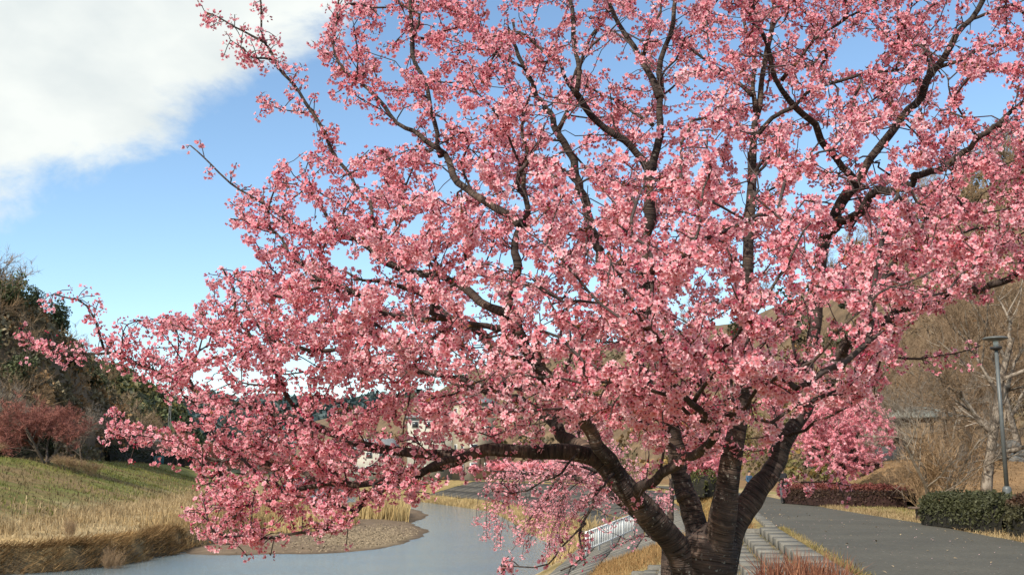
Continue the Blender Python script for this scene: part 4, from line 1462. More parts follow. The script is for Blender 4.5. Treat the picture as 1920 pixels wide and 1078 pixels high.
# whole sprays are paler or deeper than their neighbours, and single umbels differ
tone = vnoise(cp[:, 0] * 1.6, cp[:, 2] * 1.6 + cp[:, 1], 51) * 0.10 + rngt.normal(0, 0.07, nC)
tint = np.stack([1.0 + tone * 0.35, 1.0 + tone * 1.8, 1.0 + tone * 1.6], 1)
tint = np.clip(tint, 0.6, 1.35)
inview = (cx_ > -10) & (cx_ < 1930) & (cy_ > -10) & (cy_ < 1088)
near_order = np.argsort(np.where(inview, cp[:, 1], 99))
solo = near_order[:300]
rest = np.setdiff1d(np.arange(nC), solo)
clus_me = []
for k, (V, T, Cc) in enumerate(CL_FULL):
    for tv in (np.array((1, 1, 1.0)), np.array((1.02, 1.13, 1.11)), np.array((0.97, 0.86, 0.88))):
        clus_me.append(mesh_np('blossom_cluster', V, T, M['petal'], np.clip(Cc * tv, 0, 0.97)))
for i in solo:
    o = link('blossom_cluster', clus_me[rngt.integers(len(clus_me))], cherry)
    o.matrix_local = Matrix.Translation(Vector(cp[i] - tree_base)) @ Matrix(rot[i].tolist()).to_4x4() @ Matrix.Scale(float(scl[i]), 4)
protos = CL_BULK + CL_BUDS + CL_MINI
edge_k = np.clip(((cx_[rest] - 1300) / 1050) ** 2 + ((cy_[rest] - 520) / 620) ** 2, 0, 1.3)
pb = 0.03 + 0.12 * edge_k ** 2
idx = np.where(rngt.random(len(rest)) < pb, len(CL_BULK) + rngt.integers(0, 3, len(rest)), rngt.integers(0, len(CL_BULK), len(rest)))
far_ = (cp[rest][:, 1] > 5.4) & (idx < len(CL_BULK))
idx = np.where(far_, idx + len(CL_BULK) + len(CL_BUDS), idx)
V, T, Cc = scatter(protos, idx, cp[rest] - tree_base, rot[rest], scl[rest], tint[rest])
print('blossom triangles', len(T))
tag(link('blossoms', mesh_np('blossoms', V, T, M['petal'], np.clip(Cc, 0, 0.97)), cherry), kind='stuff')


# ------------------------------------------------------------------ other cherries
def small_cherry(name, loc, centre, radii, n_t, seed, label, group=None, r0=0.0028, trunk_r=0.12, spacing=0.06, protos=None, cs=1.0, n_limb=6, droop=0.0, tone0=0.0, step=0.09, clear=None):
    rng = np.random.default_rng(seed)
    loc, centre, radii = np.array(loc, float), np.array(centre, float), np.array(radii, float)
    root = empty(name, tuple(loc))
    tag(root, label, 'tree', group)
    sk_ = Skeleton()
    ac_t = Acc()
    hfork = max(0.35, min((centre[2] - radii[2]) - loc[2] + 0.35, 1.4))
    top = loc + np.array((rng.normal(0, 0.06), rng.normal(0, 0.06), hfork))
    Q = spline(np.array([(*(loc - (0, 0, 0.2)), trunk_r * 1.3), (*(loc + (0, 0, 0.1)), trunk_r * 1.1), (*((loc + top) / 2), trunk_r * 0.95), (*top, trunk_r * 0.9)]), 0.1)
    ac_t.tube(Q[:, :3] - loc, Q[:, 3], 10, None, 0, True, 0.05, seed)
    ac_t.build('trunk', M['bark'], root, None, True)
    for k in range(n_limb):
        az = k * 2 * math.pi / n_limb + rng.uniform(-0.4, 0.4)
        e = centre + radii * np.array((math.cos(az) * 0.8, math.sin(az) * 0.8, rng.uniform(-0.35, 0.6)))
        mid = top + (e - top) * 0.45 + np.array((0, 0, 0.12 * np.linalg.norm(e - top)))
        Q = spline(np.array([(*(top - (0, 0, 0.15)), trunk_r * 0.6), (*mid, trunk_r * 0.33), (*e, trunk_r * 0.08)]), step)
        Q[1:-1, :3] += rng.normal(0, 0.012, (len(Q) - 2, 3))
        al = Acc()
        al.tube(Q[:, :3] - loc, np.maximum(Q[:, 3], r0), 7, None, k, True, 0.06, k)
        al.build('limb', M['bark'], root, None, True)
        prev = -1
        d = np.gradient(Q[:, :3], axis=0)
        d /= np.linalg.norm(d, axis=1)[:, None]
        for i in range(2, len(Q)):
            prev = sk_.add(Q[i, :3], prev, d[i], max(Q[i, 3], r0))
    v = rng.normal(0, 1, (n_t, 3))
    v /= np.linalg.norm(v, axis=1)[:, None]
    T_ = centre + radii * v * (rng.random((n_t, 1)) ** 0.42)
    T_[:, 2] -= droop * rng.random(n_t) * np.abs(v[:, 0])
    T_ = T_[T_[:, 2] > loc[2] + 0.25]
    if clear is not None:
        tx_, ty_ = proj(T_)
        T_ = T_[~((tx_ > clear[0]) & (ty_ > clear[1]) & (rng.random(len(T_)) < 0.85))]
    sk_.grow(T_, rng, step=step, jitter=0.012)
    rad = sk_.radii(r0)
    PP = np.array(sk_.P)
    at_ = Acc()
    pos = []
    for ch in sk_.chains:
        P = PP[ch]
        at_.tube(P - loc, rad[ch], 3, None, 0, False)
        for a_, b_ in zip(ch[:-1], ch[1:]):
            for _ in range(rng.poisson(np.linalg.norm(PP[b_] - PP[a_]) / spacing)):
                pos.append(PP[a_] + (PP[b_] - PP[a_]) * rng.random() + rng.normal(0, 0.012, 3))
        pos.append(PP[ch[-1]])
    tag(at_.build('twigs', M['twig'], root), kind='stuff')
    pos = np.array(pos)
    n = len(pos)
    up_ = np.tile((0, 0, 1.0), (n, 1)) + rng.normal(0, 0.3, (n, 3))
    tn = vnoise(pos[:, 0] * 2, pos[:, 2] * 2 + pos[:, 1], seed) * 0.1 + rng.normal(0, 0.06, n) + tone0
    V, T, Cc = scatter(protos, rng.integers(0, len(protos), n), pos - loc, rot_from_z(up_, rng.uniform(0, 6.28, n)), rng.uniform(0.8, 1.15, n) * cs, np.stack([1 + tn * 0.3, 1 + tn * 1.6, 1 + tn * 1.4], 1))
    tag(link('blossoms', mesh_np('blossoms', V, T, M['petal'], np.clip(Cc, 0, 0.97)), root), kind='stuff')
    return root


def coarse_cluster(seed):
    """a far spray of bloom: a handful of petals only"""
    rng = np.random.default_rng(seed)
    V, T, Cc = [], [], []
    for k in range(9):
        c = rng.normal(0, 0.030, 3)
        d = rng.normal(0, 1, (2, 3)) * 0.024
        b = len(V)
        V += [c - d[0], c + d[1], c + d[0], c - d[1]]
        T += [(b, b + 1, b + 2), (b, b + 2, b + 3)]
        cl = PET_MID * rng.uniform(0.8, 1.1)
        Cc += [cl, cl, cl * 1.03, cl]
    return np.array(V), np.array(T), np.array(Cc)


CL_DOT = [coarse_cluster(k) for k in range(4)]
small_cherry('cherry_tree', (1.85, 12.9, -0.05), (0.85, 12.7, 1.42), (1.38, 1.05, 0.88), 400, 71, 'smaller cherry tree behind the big trunk, thin pink twigs hanging over the river', 'pink cherry trees', spacing=0.085, protos=CL_FAR, trunk_r=0.10, droop=0.45, tone0=0.06, cs=0.92, r0=0.0034, clear=(1075, 955))
small_cherry('cherry_tree', (17.0, 55.5, 0.25), (16.9, 55.0, 3.7), (2.7, 2.4, 2.6), 900, 72, 'pink cherry tree on the verge behind the clipped red hedge', 'pink cherry trees', spacing=0.075, protos=CL_DOT, cs=1.15, tone0=0.08, trunk_r=0.20, r0=0.008, step=0.3)
small_cherry('cherry_tree', (13.2, 70.0, 0.05), (12.6, 69.5, 3.0), (2.6, 2.4, 2.2), 380, 73, 'pink cherry tree farther along the path, showing between the two right hand limbs', 'pink cherry trees', spacing=0.16, protos=CL_DOT, cs=2.0, trunk_r=0.17, r0=0.01, step=0.3)
for k, (x, y, h, lab) in enumerate(((-8.5, 206, 3.4, 'leftmost far pink cherry tree on the embankment beyond the river bend'), (-1.5, 196, 3.6, 'second far pink cherry tree on the embankment beyond the river bend'),
                                    (5.0, 184, 3.4, 'third far pink cherry tree on the embankment beyond the river bend'), (9.5, 160, 3.5, 'rightmost far pink cherry tree on the embankment above the block revetment'))):
    z = float(height(x, y))
    small_cherry('cherry_tree', (x, y, z), (x, y, z + h * 0.62), (3.4, 2.6, h * 0.42), 130, 80 + k, lab, 'far cherry trees at the river bend', spacing=0.6, protos=CL_DOT, cs=8.0, trunk_r=0.18, r0=0.02, step=0.5)


# ------------------------------------------------------------------ bare trees
def bare_tree_mesh(seed, H, spread, r, levels=4, kids=(5, 6, 6, 7), sliver=7, up_bias=0.25, first=0.25, sl_len=(0.35, 0.8), sl_w=0.012, multi=1, lean=0.1, sides=5):
    """trunk and limbs (tubes) and a haze of fine twigs (slivers)"""
    rng = np.random.default_rng(seed)
    tr, tw = Acc(), Acc()
    SV = []

    def branch(p, d, L, rr, lev):
        n = 4 if lev < levels else 3
        P = [p]
        dd = d.copy()
        for k in range(n):
            dd = dd + rng.normal(0, 0.17, 3) + np.array((0, 0, up_bias * 0.25))
            dd /= np.linalg.norm(dd)
            P.append(P[-1] + dd * L / n)
        P = np.array(P)
        rad = np.linspace(rr, rr * 0.42, n + 1)
        (tr if lev <= 2 else tw).tube(P, rad, sides if lev <= 1 else (4 if lev == 2 else 3), None, rng.uniform(0, 5), False, 0.0)
        if lev >= levels:
            for k in range(sliver):
                s = rng.uniform(0.1, 1.0)
                i = min(int(s * n), n - 1)
                q = P[i] + (P[i + 1] - P[i]) * (s * n - i)
                e = dd + rng.normal(0, 0.62, 3) + np.array((0, 0, up_bias * 0.5))
                e /= np.linalg.norm(e)
                l_ = rng.uniform(*sl_len)
                w = np.cross(e, rng.normal(0, 1, 3))
                w = w / np.linalg.norm(w) * sl_w
                SV.append((q - w, q + w, q + e * l_))
            return
        for k in range(kids[min(lev, len(kids) - 1)]):
            s = first + (1 - first) * (k + rng.uniform(0.2, 0.9)) / kids[min(lev, len(kids) - 1)] if lev == 0 else rng.uniform(0.25, 1.0)
            s = min(s, 1.0)
            i = min(int(s * n), n - 1)
            q = P[i] + (P[i + 1] - P[i]) * (s * n - i)
            t = (P[i + 1] - P[i]) / np.linalg.norm(P[i + 1] - P[i])
            a = rng.normal(0, 1, 3)
            a -= t * a.dot(t)
            a /= np.linalg.norm(a)
            w = rng.uniform(0.55, 1.05)
            e = t * (1 - 0.35 * w) + a * w * (spread if lev == 0 else 0.8) + np.array((0, 0, up_bias * 0.4))
            e /= np.linalg.norm(e)
            branch(q, e, L * rng.uniform(0.42, 0.68), max(rad[i] * rng.uniform(0.42, 0.62), 0.006), lev + 1)

    for m_ in range(multi):
        d = np.array((rng.normal(0, lean), rng.normal(0, lean), 1.0))
        if multi > 1:
            az = m_ * 2 * math.pi / multi + rng.uniform(-0.3, 0.3)
            d = np.array((math.cos(az) * 0.65, math.sin(az) * 0.65, 0.9))
        d /= np.linalg.norm(d)
        branch(np.array((0, 0, -0.15)), d, H * 0.62, r, 0)
    SV = np.array(SV).reshape(-1, 3)
    tw.add(SV, np.arange(len(SV)).reshape(-1, 3))
    return tr, tw


def bare_kind(name, seed, m_bark, m_twig, **kw):
    tr, tw = bare_tree_mesh(seed, **kw)
    return name, tr.mesh('trunk', M[m_bark], True), tw.mesh('crown', M[m_twig], False)


M['tan_twig'] = simple('tan twigs', (0.135, 0.088, 0.055), (0.25, 0.17, 0.105), 0.8, 0.9, 0.0)
M['grey_twig'] = simple('grey brown twigs', (0.13, 0.105, 0.085), (0.22, 0.185, 0.15), 0.8, 0.9, 0.0)
M['red_twig'] = simple('red budded twigs', (0.22, 0.085, 0.068), (0.34, 0.135, 0.105), 0.7, 0.9, 0.0)
M['shoot'] = simple('tan shoots', (0.24, 0.15, 0.08), (0.36, 0.24, 0.14), 0.9, 0.9, 0.0)
def mottled():
    m, t = new_mat('mottled bark')
    n = noise_node(t, 3.2, 3, 0.5, dist=0.8)
    c = ramp(t, n, [(0.40, (0.085, 0.065, 0.05)), (0.48, (0.19, 0.15, 0.115)), (0.56, (0.31, 0.26, 0.21)), (0.66, (0.24, 0.19, 0.145))])
    n2 = noise_node(t, 20, 4)
    return finish(m, t, c, 0.85, n2, 0.5, 0.02)


M['mottled_bark'] = mottled()
KIND = {
    'plane_a': bare_kind('bare_tree', 1, 'mottled_bark', 'tan_twig', H=11, spread=1.15, r=0.25, levels=4, kids=(7, 6, 6, 5), sliver=4, first=0.28, sl_w=0.010, sl_len=(0.3, 0.75)),
    'plane_b': bare_kind('bare_tree', 2, 'pale_bark', 'tan_twig', H=10, spread=1.3, r=0.17, levels=4, kids=(8, 6, 5, 5), sliver=5, first=0.22, sl_w=0.010, sl_len=(0.3, 0.8)),
    'stems': bare_kind('bare_tree', 3, 'pale_bark', 'grey_twig', H=6.4, spread=0.9, r=0.10, levels=4, kids=(5, 5, 4, 3), sliver=2, first=0.25, sl_w=0.009, sl_len=(0.3, 0.7), multi=4),
    'shoots': bare_kind('bare_shrub', 4, 'shoot', 'shoot', H=3.6, spread=0.4, r=0.022, levels=2, kids=(5, 4), sliver=5, first=0.3, sl_w=0.010, sl_len=(0.4, 1.0), multi=16, up_bias=0.5),
    'wood_a': bare_kind('bare_tree', 5, 'brown_bark', 'tan_twig', H=10, spread=1.0, r=0.16, levels=3, kids=(7, 6, 5), sliver=9, first=0.25, sl_w=0.022, sl_len=(0.6, 1.5)),
    'wood_b': bare_kind('bare_tree', 6, 'brown_bark', 'grey_twig', H=11, spread=0.9, r=0.17, levels=3, kids=(7, 6, 5), sliver=9, first=0.3, sl_w=0.022, sl_len=(0.6, 1.5)),
    'red_a': bare_kind('bare_tree', 7, 'brown_bark', 'red_twig', H=7.4, spread=1.2, r=0.17, levels=4, kids=(6, 6, 5, 4), sliver=7, first=0.35, sl_w=0.020, sl_len=(0.3, 0.8), up_bias=0.22, multi=4),
}


def place_bare(kind, x, y, z, s, rz, label, group=None, sz=None, tilt=(0, 0)):
    name, a_, b_ = KIND[kind]
    r = empty(name, (x, y, z), rz)
    r.rotation_euler = (tilt[0], tilt[1], rz)
    r.scale = (s, s, sz or s)
    tag(r, label, 'shrub' if name == 'bare_shrub' else 'tree', group)
    link('trunk', a_, r)
    link('crown', b_, r)
    return r


def gz(x, y):
    return float(height(x, y))


def px_x(px, Y):
    return (px - 960.0) / F * Y


GB = 'bare trees right of the path'
for (kind, px, Y, s, rz, sz, lab, tilt) in (
        ('plane_a', 1827, 40.0, 0.95, 0.6, 1.0, 'bare tree with mottled pale trunk behind the dark hedge, left of the lamp post', (0, 0)),
        ('stems', 1742, 42.0, 0.95, 2.2, 0.95, 'low forked bare tree with whitish stems leaning left by the red hedge', (0, -0.12)),
        ('plane_b', 2010, 41.0, 0.95, 1.1, 1.0, 'bare pale limbed tree reaching in from beyond the lamp post', (0, -0.1)),
        ('plane_b', 1690, 82.0, 1.0, 3.0, 1.0, 'bare tree behind the left end of the pale shelter roof', (0, 0)),
        ('plane_a', 1905, 66.0, 1.05, 4.1, 1.1, 'bare tree behind the boulders near the lamp post', (0, 0)),
        ('plane_b', 1800, 72.0, 1.1, 5.3, 1.15, 'bare tree right behind the shelter roof', (0, 0)),
        ('plane_a', 1640, 74.0, 0.9, 2.6, 0.9, 'bare tree left behind the shelter, beside the pink cherry', (0, 0)),
        ('plane_b', 1960, 78.0, 1.2, 0.3, 1.2, 'tall bare tree high on the slope at the edge of the view', (0, 0))):
    x = px_x(px, Y)
    place_bare(kind, x, Y, gz(x, Y) if Y < 70 else max(gz(x, Y), 1.2), s, rz, lab, GB, sz, tilt)
for k, (px, Y, s, lab) in enumerate(((1775, 41.0, 1.0, 'bunch of upright tan shoots behind the hedge, beside the whitish forked tree'), (1716, 46.0, 0.72, 'smaller bunch of tan shoots at the end of the red hedge'))):
    x = px_x(px, Y)
    place_bare('shoots', x, Y, gz(x, Y), s, k * 1.7, lab, 'shoots behind the hedge')

# bare woods on the hillsides: far off, each reads as one mass
rw = np.random.default_rng(31)


def wood_proto(seed, bark, twig):
    tr_, tw_ = bare_tree_mesh(seed, H=10, spread=1.0, r=0.15, levels=2, kids=(7, 5), sliver=13, first=0.2, sl_w=0.034, sl_len=(0.7, 2.2), sides=4)
    V1, T1, _, _ = tr_.arrays()
    V2, T2, _, _ = tw_.arrays()
    return np.vstack([V1, V2]), np.vstack([T1, T2 + len(V1)]), np.vstack([np.tile(bark, (len(V1), 1)), np.tile(twig, (len(V2), 1))])


WOOD = [wood_proto(50, (0.19, 0.15, 0.115), (0.26, 0.17, 0.10)), wood_proto(51, (0.24, 0.195, 0.15), (0.21, 0.145, 0.09)), wood_proto(52, (0.16, 0.12, 0.09), (0.28, 0.20, 0.13)), wood_proto(53, (0.34, 0.28, 0.22), (0.24, 0.165, 0.10))]


def wood(name, place, n, pxs, ts, smin, smax):
    q = place(pxs(n), ts(n))
    q[:, 2] -= 0.2
    n = len(q)
    az = rw.uniform(0, 6.28, n)
    Rm = rot_from_z(np.tile((0, 0, 1.0), (n, 1)), az)
    tn = rw.uniform(0.72, 1.25, (n, 1)) * np.ones((1, 3))
    V, T, Cc = scatter(WOOD, rw.integers(0, 4, n), q, Rm, rw.uniform(smin, smax, n), tn)
    return tag(link(name, mesh_np(name, V, T, M['wood_far'], Cc)), kind='stuff')


wood('bare_wood', hill_right, 120, lambda n: np.where(rw.random(n) < 0.72, rw.uniform(1520, 2120, n), rw.uniform(700, 1520, n)), lambda n: rw.uniform(0, 1.04, n) ** 0.8, 0.55, 0.95)
wood('bare_wood', hill_left, 56, lambda n: rw.uniform(-160, 310, n), lambda n: rw.uniform(0.0, 1.05, n), 0.55, 1.0)
# along the crest of the left levee
for (kind, px, Y, zz, s, sz, rz, lab, grp) in (
        ('red_a', 96, 118, 3.0, 1.08, 1.0, 0.4, 'wide red budded bare tree on top of the left bank', 'red budded trees on the left bank'),
        ('red_a', 352, 262, None, 1.25, 1.2, 2.0, 'small dusky red bare tree far along the left bank, under the bloom', 'red budded trees on the left bank'),
        ('red_a', 430, 300, None, 1.5, 1.45, 3.0, 'farther dusky red bare tree on the left bank, half hidden by bloom', 'red budded trees on the left bank'),
        ('red_a', 520, 345, None, 1.7, 1.6, 4.0, 'farthest dusky red bare tree on the left bank behind the bloom', 'red budded trees on the left bank'),
        ('wood_b', 20, 126, 3.0, 0.85, 0.85, 1.0, 'grey bare tree behind the wide red budded tree, at the edge of the view', 'bare trees on the left bank'),
        ('wood_b', 165, 128, 3.0, 0.75, 0.75, 2.0, 'grey brown bare tree just right of the wide red budded tree', 'bare trees on the left bank'),
        ('wood_a', 215, 190, None, 0.72, 0.62, 3.5, 'leaning brown bare tree on the left bank near the pale roofed house', 'bare trees on the left bank'),
        ('wood_b', 262, 226, None, 0.85, 0.75, 4.5, 'bare tree beside the pale roofed house on the left bank', 'bare trees on the left bank'),
        ('wood_b', -70, 120, 3.0, 0.9, 0.9, 5.0, 'bare tree on the left bank left of the wide red budded tree', 'bare trees on the left bank')):
    place_bare(kind, px_x(px, Y), Y, gz(px_x(px, Y), Y) - 0.1, s, rz, lab, grp, sz)


# ------------------------------------------------------------------ leaves: evergreens, woods, hedges
def leaf_cloud(rng, n, size, pts_fn, base, dark=0.55, aspect=0.5):
    """n leaf quads"""
    P = pts_fn(n)
    n = len(P)
    d = rng.normal(0, 1, (n, 3))
    d /= np.linalg.norm(d, axis=1)[:, None]
    Rm = rot_from_z(d, rng.uniform(0, 6.28, n))
    q = np.array([(-0.5 * aspect, -0.1, 0), (0, -0.6, 0.08), (0.5 * aspect, 0.1, 0), (0, 0.6, 0.08)])
    s = size * rng.uniform(0.65, 1.25, n)
    V = np.einsum('nij,vj->nvi', Rm, q) * s[:, None, None] + P[:, None, :]
    T = (np.array([(0, 1, 2), (0, 2, 3)])[None] + (np.arange(n) * 4)[:, None, None]).reshape(-1, 3)
    k = np.clip(rng.normal(1.0, 0.22, n), dark, 1.7)
    Cc = np.repeat((np.asarray(base)[None] if np.ndim(base) == 1 else base) * k[:, None], 4, 0) if np.ndim(base) == 1 else np.repeat(base * k[:, None], 4, 0)
    return V.reshape(-1, 3), T, Cc


def lobes(rng, c, R3, n_l):
    v = rng.normal(0, 1, (n_l, 3))
    v /= np.linalg.norm(v, axis=1)[:, None]
    L = np.asarray(c) + v * np.asarray(R3) * rng.uniform(0.35, 0.95, (n_l, 1))
    return L, rng.uniform(0.26, 0.46, n_l) * np.mean(R3)


def evergreen_mesh(seed, H, R3, n_leaf, size, base):
    rng = np.random.default_rng(seed)
    L, lr = lobes(rng, (0, 0, H - R3[2]), R3, 26)
    pick = rng.integers(0, len(L), n_leaf)
    v = rng.normal(0, 1, (n_leaf, 3))
    v /= np.linalg.norm(v, axis=1)[:, None]
    P = L[pick] + v * (lr[pick] * rng.uniform(0.55, 1.08, n_leaf))[:, None]
    tones = rng.uniform(0.75, 1.3, len(L))
    b = np.asarray(base)[None] * tones[pick][:, None]
    V, T, Cc = leaf_cloud(rng, n_leaf, size, lambda n: P, b, aspect=0.75)
    crown = mesh_np('crown', V, T, M['leaf'], Cc)
    a_ = Acc()
    a_.tube(np.array([(0, 0, -0.3), (0.1, 0, H * 0.4), (0, 0.1, H * 0.8)]), [0.22, 0.17, 0.08], 7)
    return a_.mesh('trunk', M['brown_bark'], True), crown


EG = [evergreen_mesh(1, 12, (3.6, 3.6, 4.6), 2600, 0.55, (0.075, 0.095, 0.042)), evergreen_mesh(2, 8, (3.8, 3.8, 3.2), 2400, 0.5, (0.10, 0.11, 0.05)), evergreen_mesh(3, 10, (2.6, 2.6, 4.4), 1900, 0.5, (0.068, 0.085, 0.045))]


def evergreen(k, x, y, z, s, rz, label, group):
    r = empty('evergreen_tree', (x, y, z), rz)
    r.scale = (s, s, s)
    tag(r, label, 'tree', group)
    link('trunk', EG[k][0], r)
    link('crown', EG[k][1], r)
    return r


GE = 'evergreens on the left hillside'
for (k, px, t, s, lab) in ((0, 10, 0.62, 0.72, 'tall dark evergreen tree at the left edge, highest on the left hillside'), (2, 52, 0.80, 0.62, 'slender dark evergreen right of the tall one at the left edge'),
                           (0, -40, 0.35, 0.8, 'dark evergreen low on the hillside at the left edge'), (1, 30, 0.30, 0.75, 'bushy dark evergreen below the tall ones at the left edge'),
                           (2, 96, 0.75, 0.8, 'narrow evergreen at the shoulder of the left hillside'), (1, 140, 0.55, 0.8, 'round evergreen on the descending ridge left of the bloom'),
                           (1, 172, 0.62, 0.65, 'small round evergreen at the foot of the descending ridge'), (2, 168, 0.95, 0.55, 'small pine standing out on the descending ridge'),
                           (0, -120, 0.7, 1.1, 'dark evergreen outside the left edge of the view')):
    p = hill_left(np.array([px]), np.array([t]))[0]
    evergreen(k, p[0], p[1], p[2] - 0.3, s, px * 0.1, lab, GE)
# closed evergreen forest on the farther hills, one mass
rf = np.random.default_rng(35)


def forest(name, place, px0, px1, n, size, base, t0=0.05, t1=1.04, leaf=1.6, per=70):
    qx, qt = rf.uniform(px0, px1, n), rf.uniform(t0, t1, n)
    P = place(qx, qt)
    v = rf.normal(0, 1, (n, per, 3))
    v /= np.linalg.norm(v, axis=2)[:, :, None]
    v[:, :, 2] = np.abs(v[:, :, 2]) * 1.1 - 0.15
    W = P[:, None, :] + v * (size * rf.uniform(0.6, 1.25, (n, 1, 1)))
    tone = np.asarray(base)[None, None] * rf.uniform(0.6, 1.5, (n, 1, 1)) * (1 + rf.normal(0, 0.12, (n, per, 1)))
    yel = rf.random((n, 1, 1)) < 0.25
    tone = np.where(yel, tone * np.array((1.7, 1.25, 1.0)), tone)
    V, T, Cc = leaf_cloud(rf, n * per, leaf, lambda m: W.reshape(-1, 3), tone.reshape(-1, 3), aspect=0.8)
    return tag(link(name, mesh_np(name, V, T, M['leaf'], Cc)), kind='stuff')


forest('forest', hill_mid, -60, 400, 620, 4.2, (0.085, 0.095, 0.042), leaf=1.9, per=46)
forest('evergreen_wood', hill_right, 820, 1130, 26, 2.6, (0.034, 0.046, 0.020), leaf=0.7, per=150, t0=0.1, t1=0.95)
forest('evergreen_wood', hill_right, 1490, 1640, 20, 2.6, (0.030, 0.042, 0.020), leaf=0.7, per=200, t0=0.05, t1=0.6)
forest('evergreen_wood', hill_right, 1100, 2120, 22, 2.6, (0.045, 0.052, 0.024), leaf=0.7, per=150, t0=0.6, t1=1.0)
forest('scrub', hill_right, 1060, 2150, 190, 1.5, (0.13, 0.098, 0.055), leaf=0.42, per=70, t0=0.0, t1=0.55)
forest('scrub', hill_right, 1230, 1580, 110, 1.8, (0.14, 0.125, 0.05), leaf=0.5, per=60, t0=0.0, t1=0.3)
forest('scrub', hill_right, 620, 1250, 150, 2.4, (0.115, 0.095, 0.055), leaf=0.8, per=50, t0=0.0, t1=0.85)
forest('scrub', hill_left, -140, 330, 300, 2.6, (0.16, 0.128, 0.075), leaf=0.75, per=80, t0=0.0, t1=1.03)
forest('forest', hill_far, 250, 960, 420, 13.0, (0.05, 0.075, 0.075), leaf=7.5, per=26, t0=0.3)  # far ridge: distance haze is put into the bluish leaf colour


def hedge(name, label, poly_pts, width, h, z0, n_leaf, size, base, core, seed, top=None, round_=0.6, group=None, twig=False):
    """clipped hedge along a polyline: leaves in its outer shell round a dark twiggy core"""
    rng = np.random.default_rng(seed)
    P = spline(np.c_[np.array(poly_pts, float), np.zeros(len(poly_pts))], 0.3)[:, :2]
    d = np.gradient(P, axis=0)
    d /= np.linalg.norm(d, axis=1)[:, None]
    nrm = np.c_[-d[:, 1], d[:, 0]]
    org = np.array((P[len(P) // 2][0], P[len(P) // 2][1], z0))
    root = empty(name, tuple(org))
    tag(root, label, 'hedge', group)
    s = np.linspace(0, 1, len(P))
    endk = np.minimum(1, np.minimum(s, 1 - s) * len(P) * 0.3 / (width * round_) + 0.01) ** 0.5

    def shell(f, a):
        i = np.clip((f * (len(P) - 1)), 0, len(P) - 1.001)
        j = i.astype(int)
        fr = (i - j)[:, None]
        c = P[j] * (1 - fr) + P[j + 1] * fr
        nn = nrm[j]
        e = endk[j]
        # superellipse section, a in 0..pi over the hedge
        ca, sa = np.cos(a), np.sin(a)
        w = np.sign(ca) * np.abs(ca) ** 0.55 * width / 2 * e
        z = np.abs(sa) ** 0.5 * h * (0.55 + 0.45 * e)
        return np.c_[c + nn * w[:, None], z0 + z]

    f, a_ = rng.random(n_leaf), rng.uniform(0.0, math.pi, n_leaf)
    W = shell(f, a_)
    lump = vnoise(W[:, 0] * 2.2, W[:, 1] * 2.2 + W[:, 2] * 2.5, seed)
    W = W + rng.normal(0, 0.045, W.shape)
    W[:, 2] += 0.09 * lump * np.clip((W[:, 2] - z0) / h, 0, 1) + 0.02
    W[:, :2] += 0.07 * lump[:, None]
    topness = smooth01((W[:, 2] - z0 - 0.72 * h) / (0.2 * h))[:, None]
    b = np.asarray(base)[None] * (1 + 0.25 * lump[:, None]) * (1 - topness) + np.asarray(top if top is not None else base)[None] * topness
    V, T, Cc = leaf_cloud(rng, n_leaf, size, lambda n: W - org, b, aspect=0.55)
    tag(link('foliage', mesh_np('foliage', V, T, M['leaf'], Cc), root), kind='stuff')
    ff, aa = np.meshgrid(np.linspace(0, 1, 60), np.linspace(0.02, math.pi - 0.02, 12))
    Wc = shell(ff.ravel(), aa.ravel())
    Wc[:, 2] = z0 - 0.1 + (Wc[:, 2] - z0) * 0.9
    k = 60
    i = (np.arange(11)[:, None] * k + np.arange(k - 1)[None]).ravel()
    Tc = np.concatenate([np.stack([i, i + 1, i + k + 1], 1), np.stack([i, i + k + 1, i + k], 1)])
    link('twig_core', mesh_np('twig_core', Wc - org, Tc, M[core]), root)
    return root


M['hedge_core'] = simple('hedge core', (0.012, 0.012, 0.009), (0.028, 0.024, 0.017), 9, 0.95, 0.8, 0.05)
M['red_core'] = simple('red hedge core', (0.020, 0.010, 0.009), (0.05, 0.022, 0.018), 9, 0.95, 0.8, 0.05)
hedge('hedge', 'dark green leafy hedge beside the path, right of the bench', [(px_x(1728, 33.5), 33.6), (12.95, 31.0), (12.75, 27.5)], 1.25, 0.88, 0.02, 10000, 0.095, (0.058, 0.060, 0.027), 'hedge_core', 3, group='hedges right of the path')
hedge('hedge', 'nearer dark green hedge with reddish tips at the right edge of the view', [(12.9, 27.7), (12.7, 24.5), (12.6, 21.5)], 1.35, 0.95, 0.02, 10000, 0.095, (0.062, 0.058, 0.028), 'hedge_core', 4, top=(0.085, 0.045, 0.028), group='hedges right of the path')
hedge('hedge', 'clipped hedge with a dark red top between the path and the brown mound', [(px_x(1470, 55), 55.0), (px_x(1560, 50.5), 50.0), (px_x(1695, 47.5), 47.5)], 1.9, 0.92, 0.03, 9000, 0.10, (0.060, 0.034, 0.022), 'red_core', 5, top=(0.16, 0.045, 0.036), group='red clipped hedges')
hedge('hedge', 'dark rounded red hedge on the mound behind the pink cherry', [(px_x(1588, 62), 62.0), (px_x(1642, 61), 61.0)], 1.5, 0.75, gz(px_x(1615, 62), 61.5), 3000, 0.10, (0.040, 0.018, 0.014), 'red_core', 6, top=(0.09, 0.024, 0.02), group='red clipped hedges')
hedge('hedge', 'low green and olive hedge far along the path between the two right hand limbs', [(11.8, 66), (13.2, 78)], 1.6, 1.6, 0.0, 3500, 0.14, (0.085, 0.085, 0.028), 'hedge_core', 8)
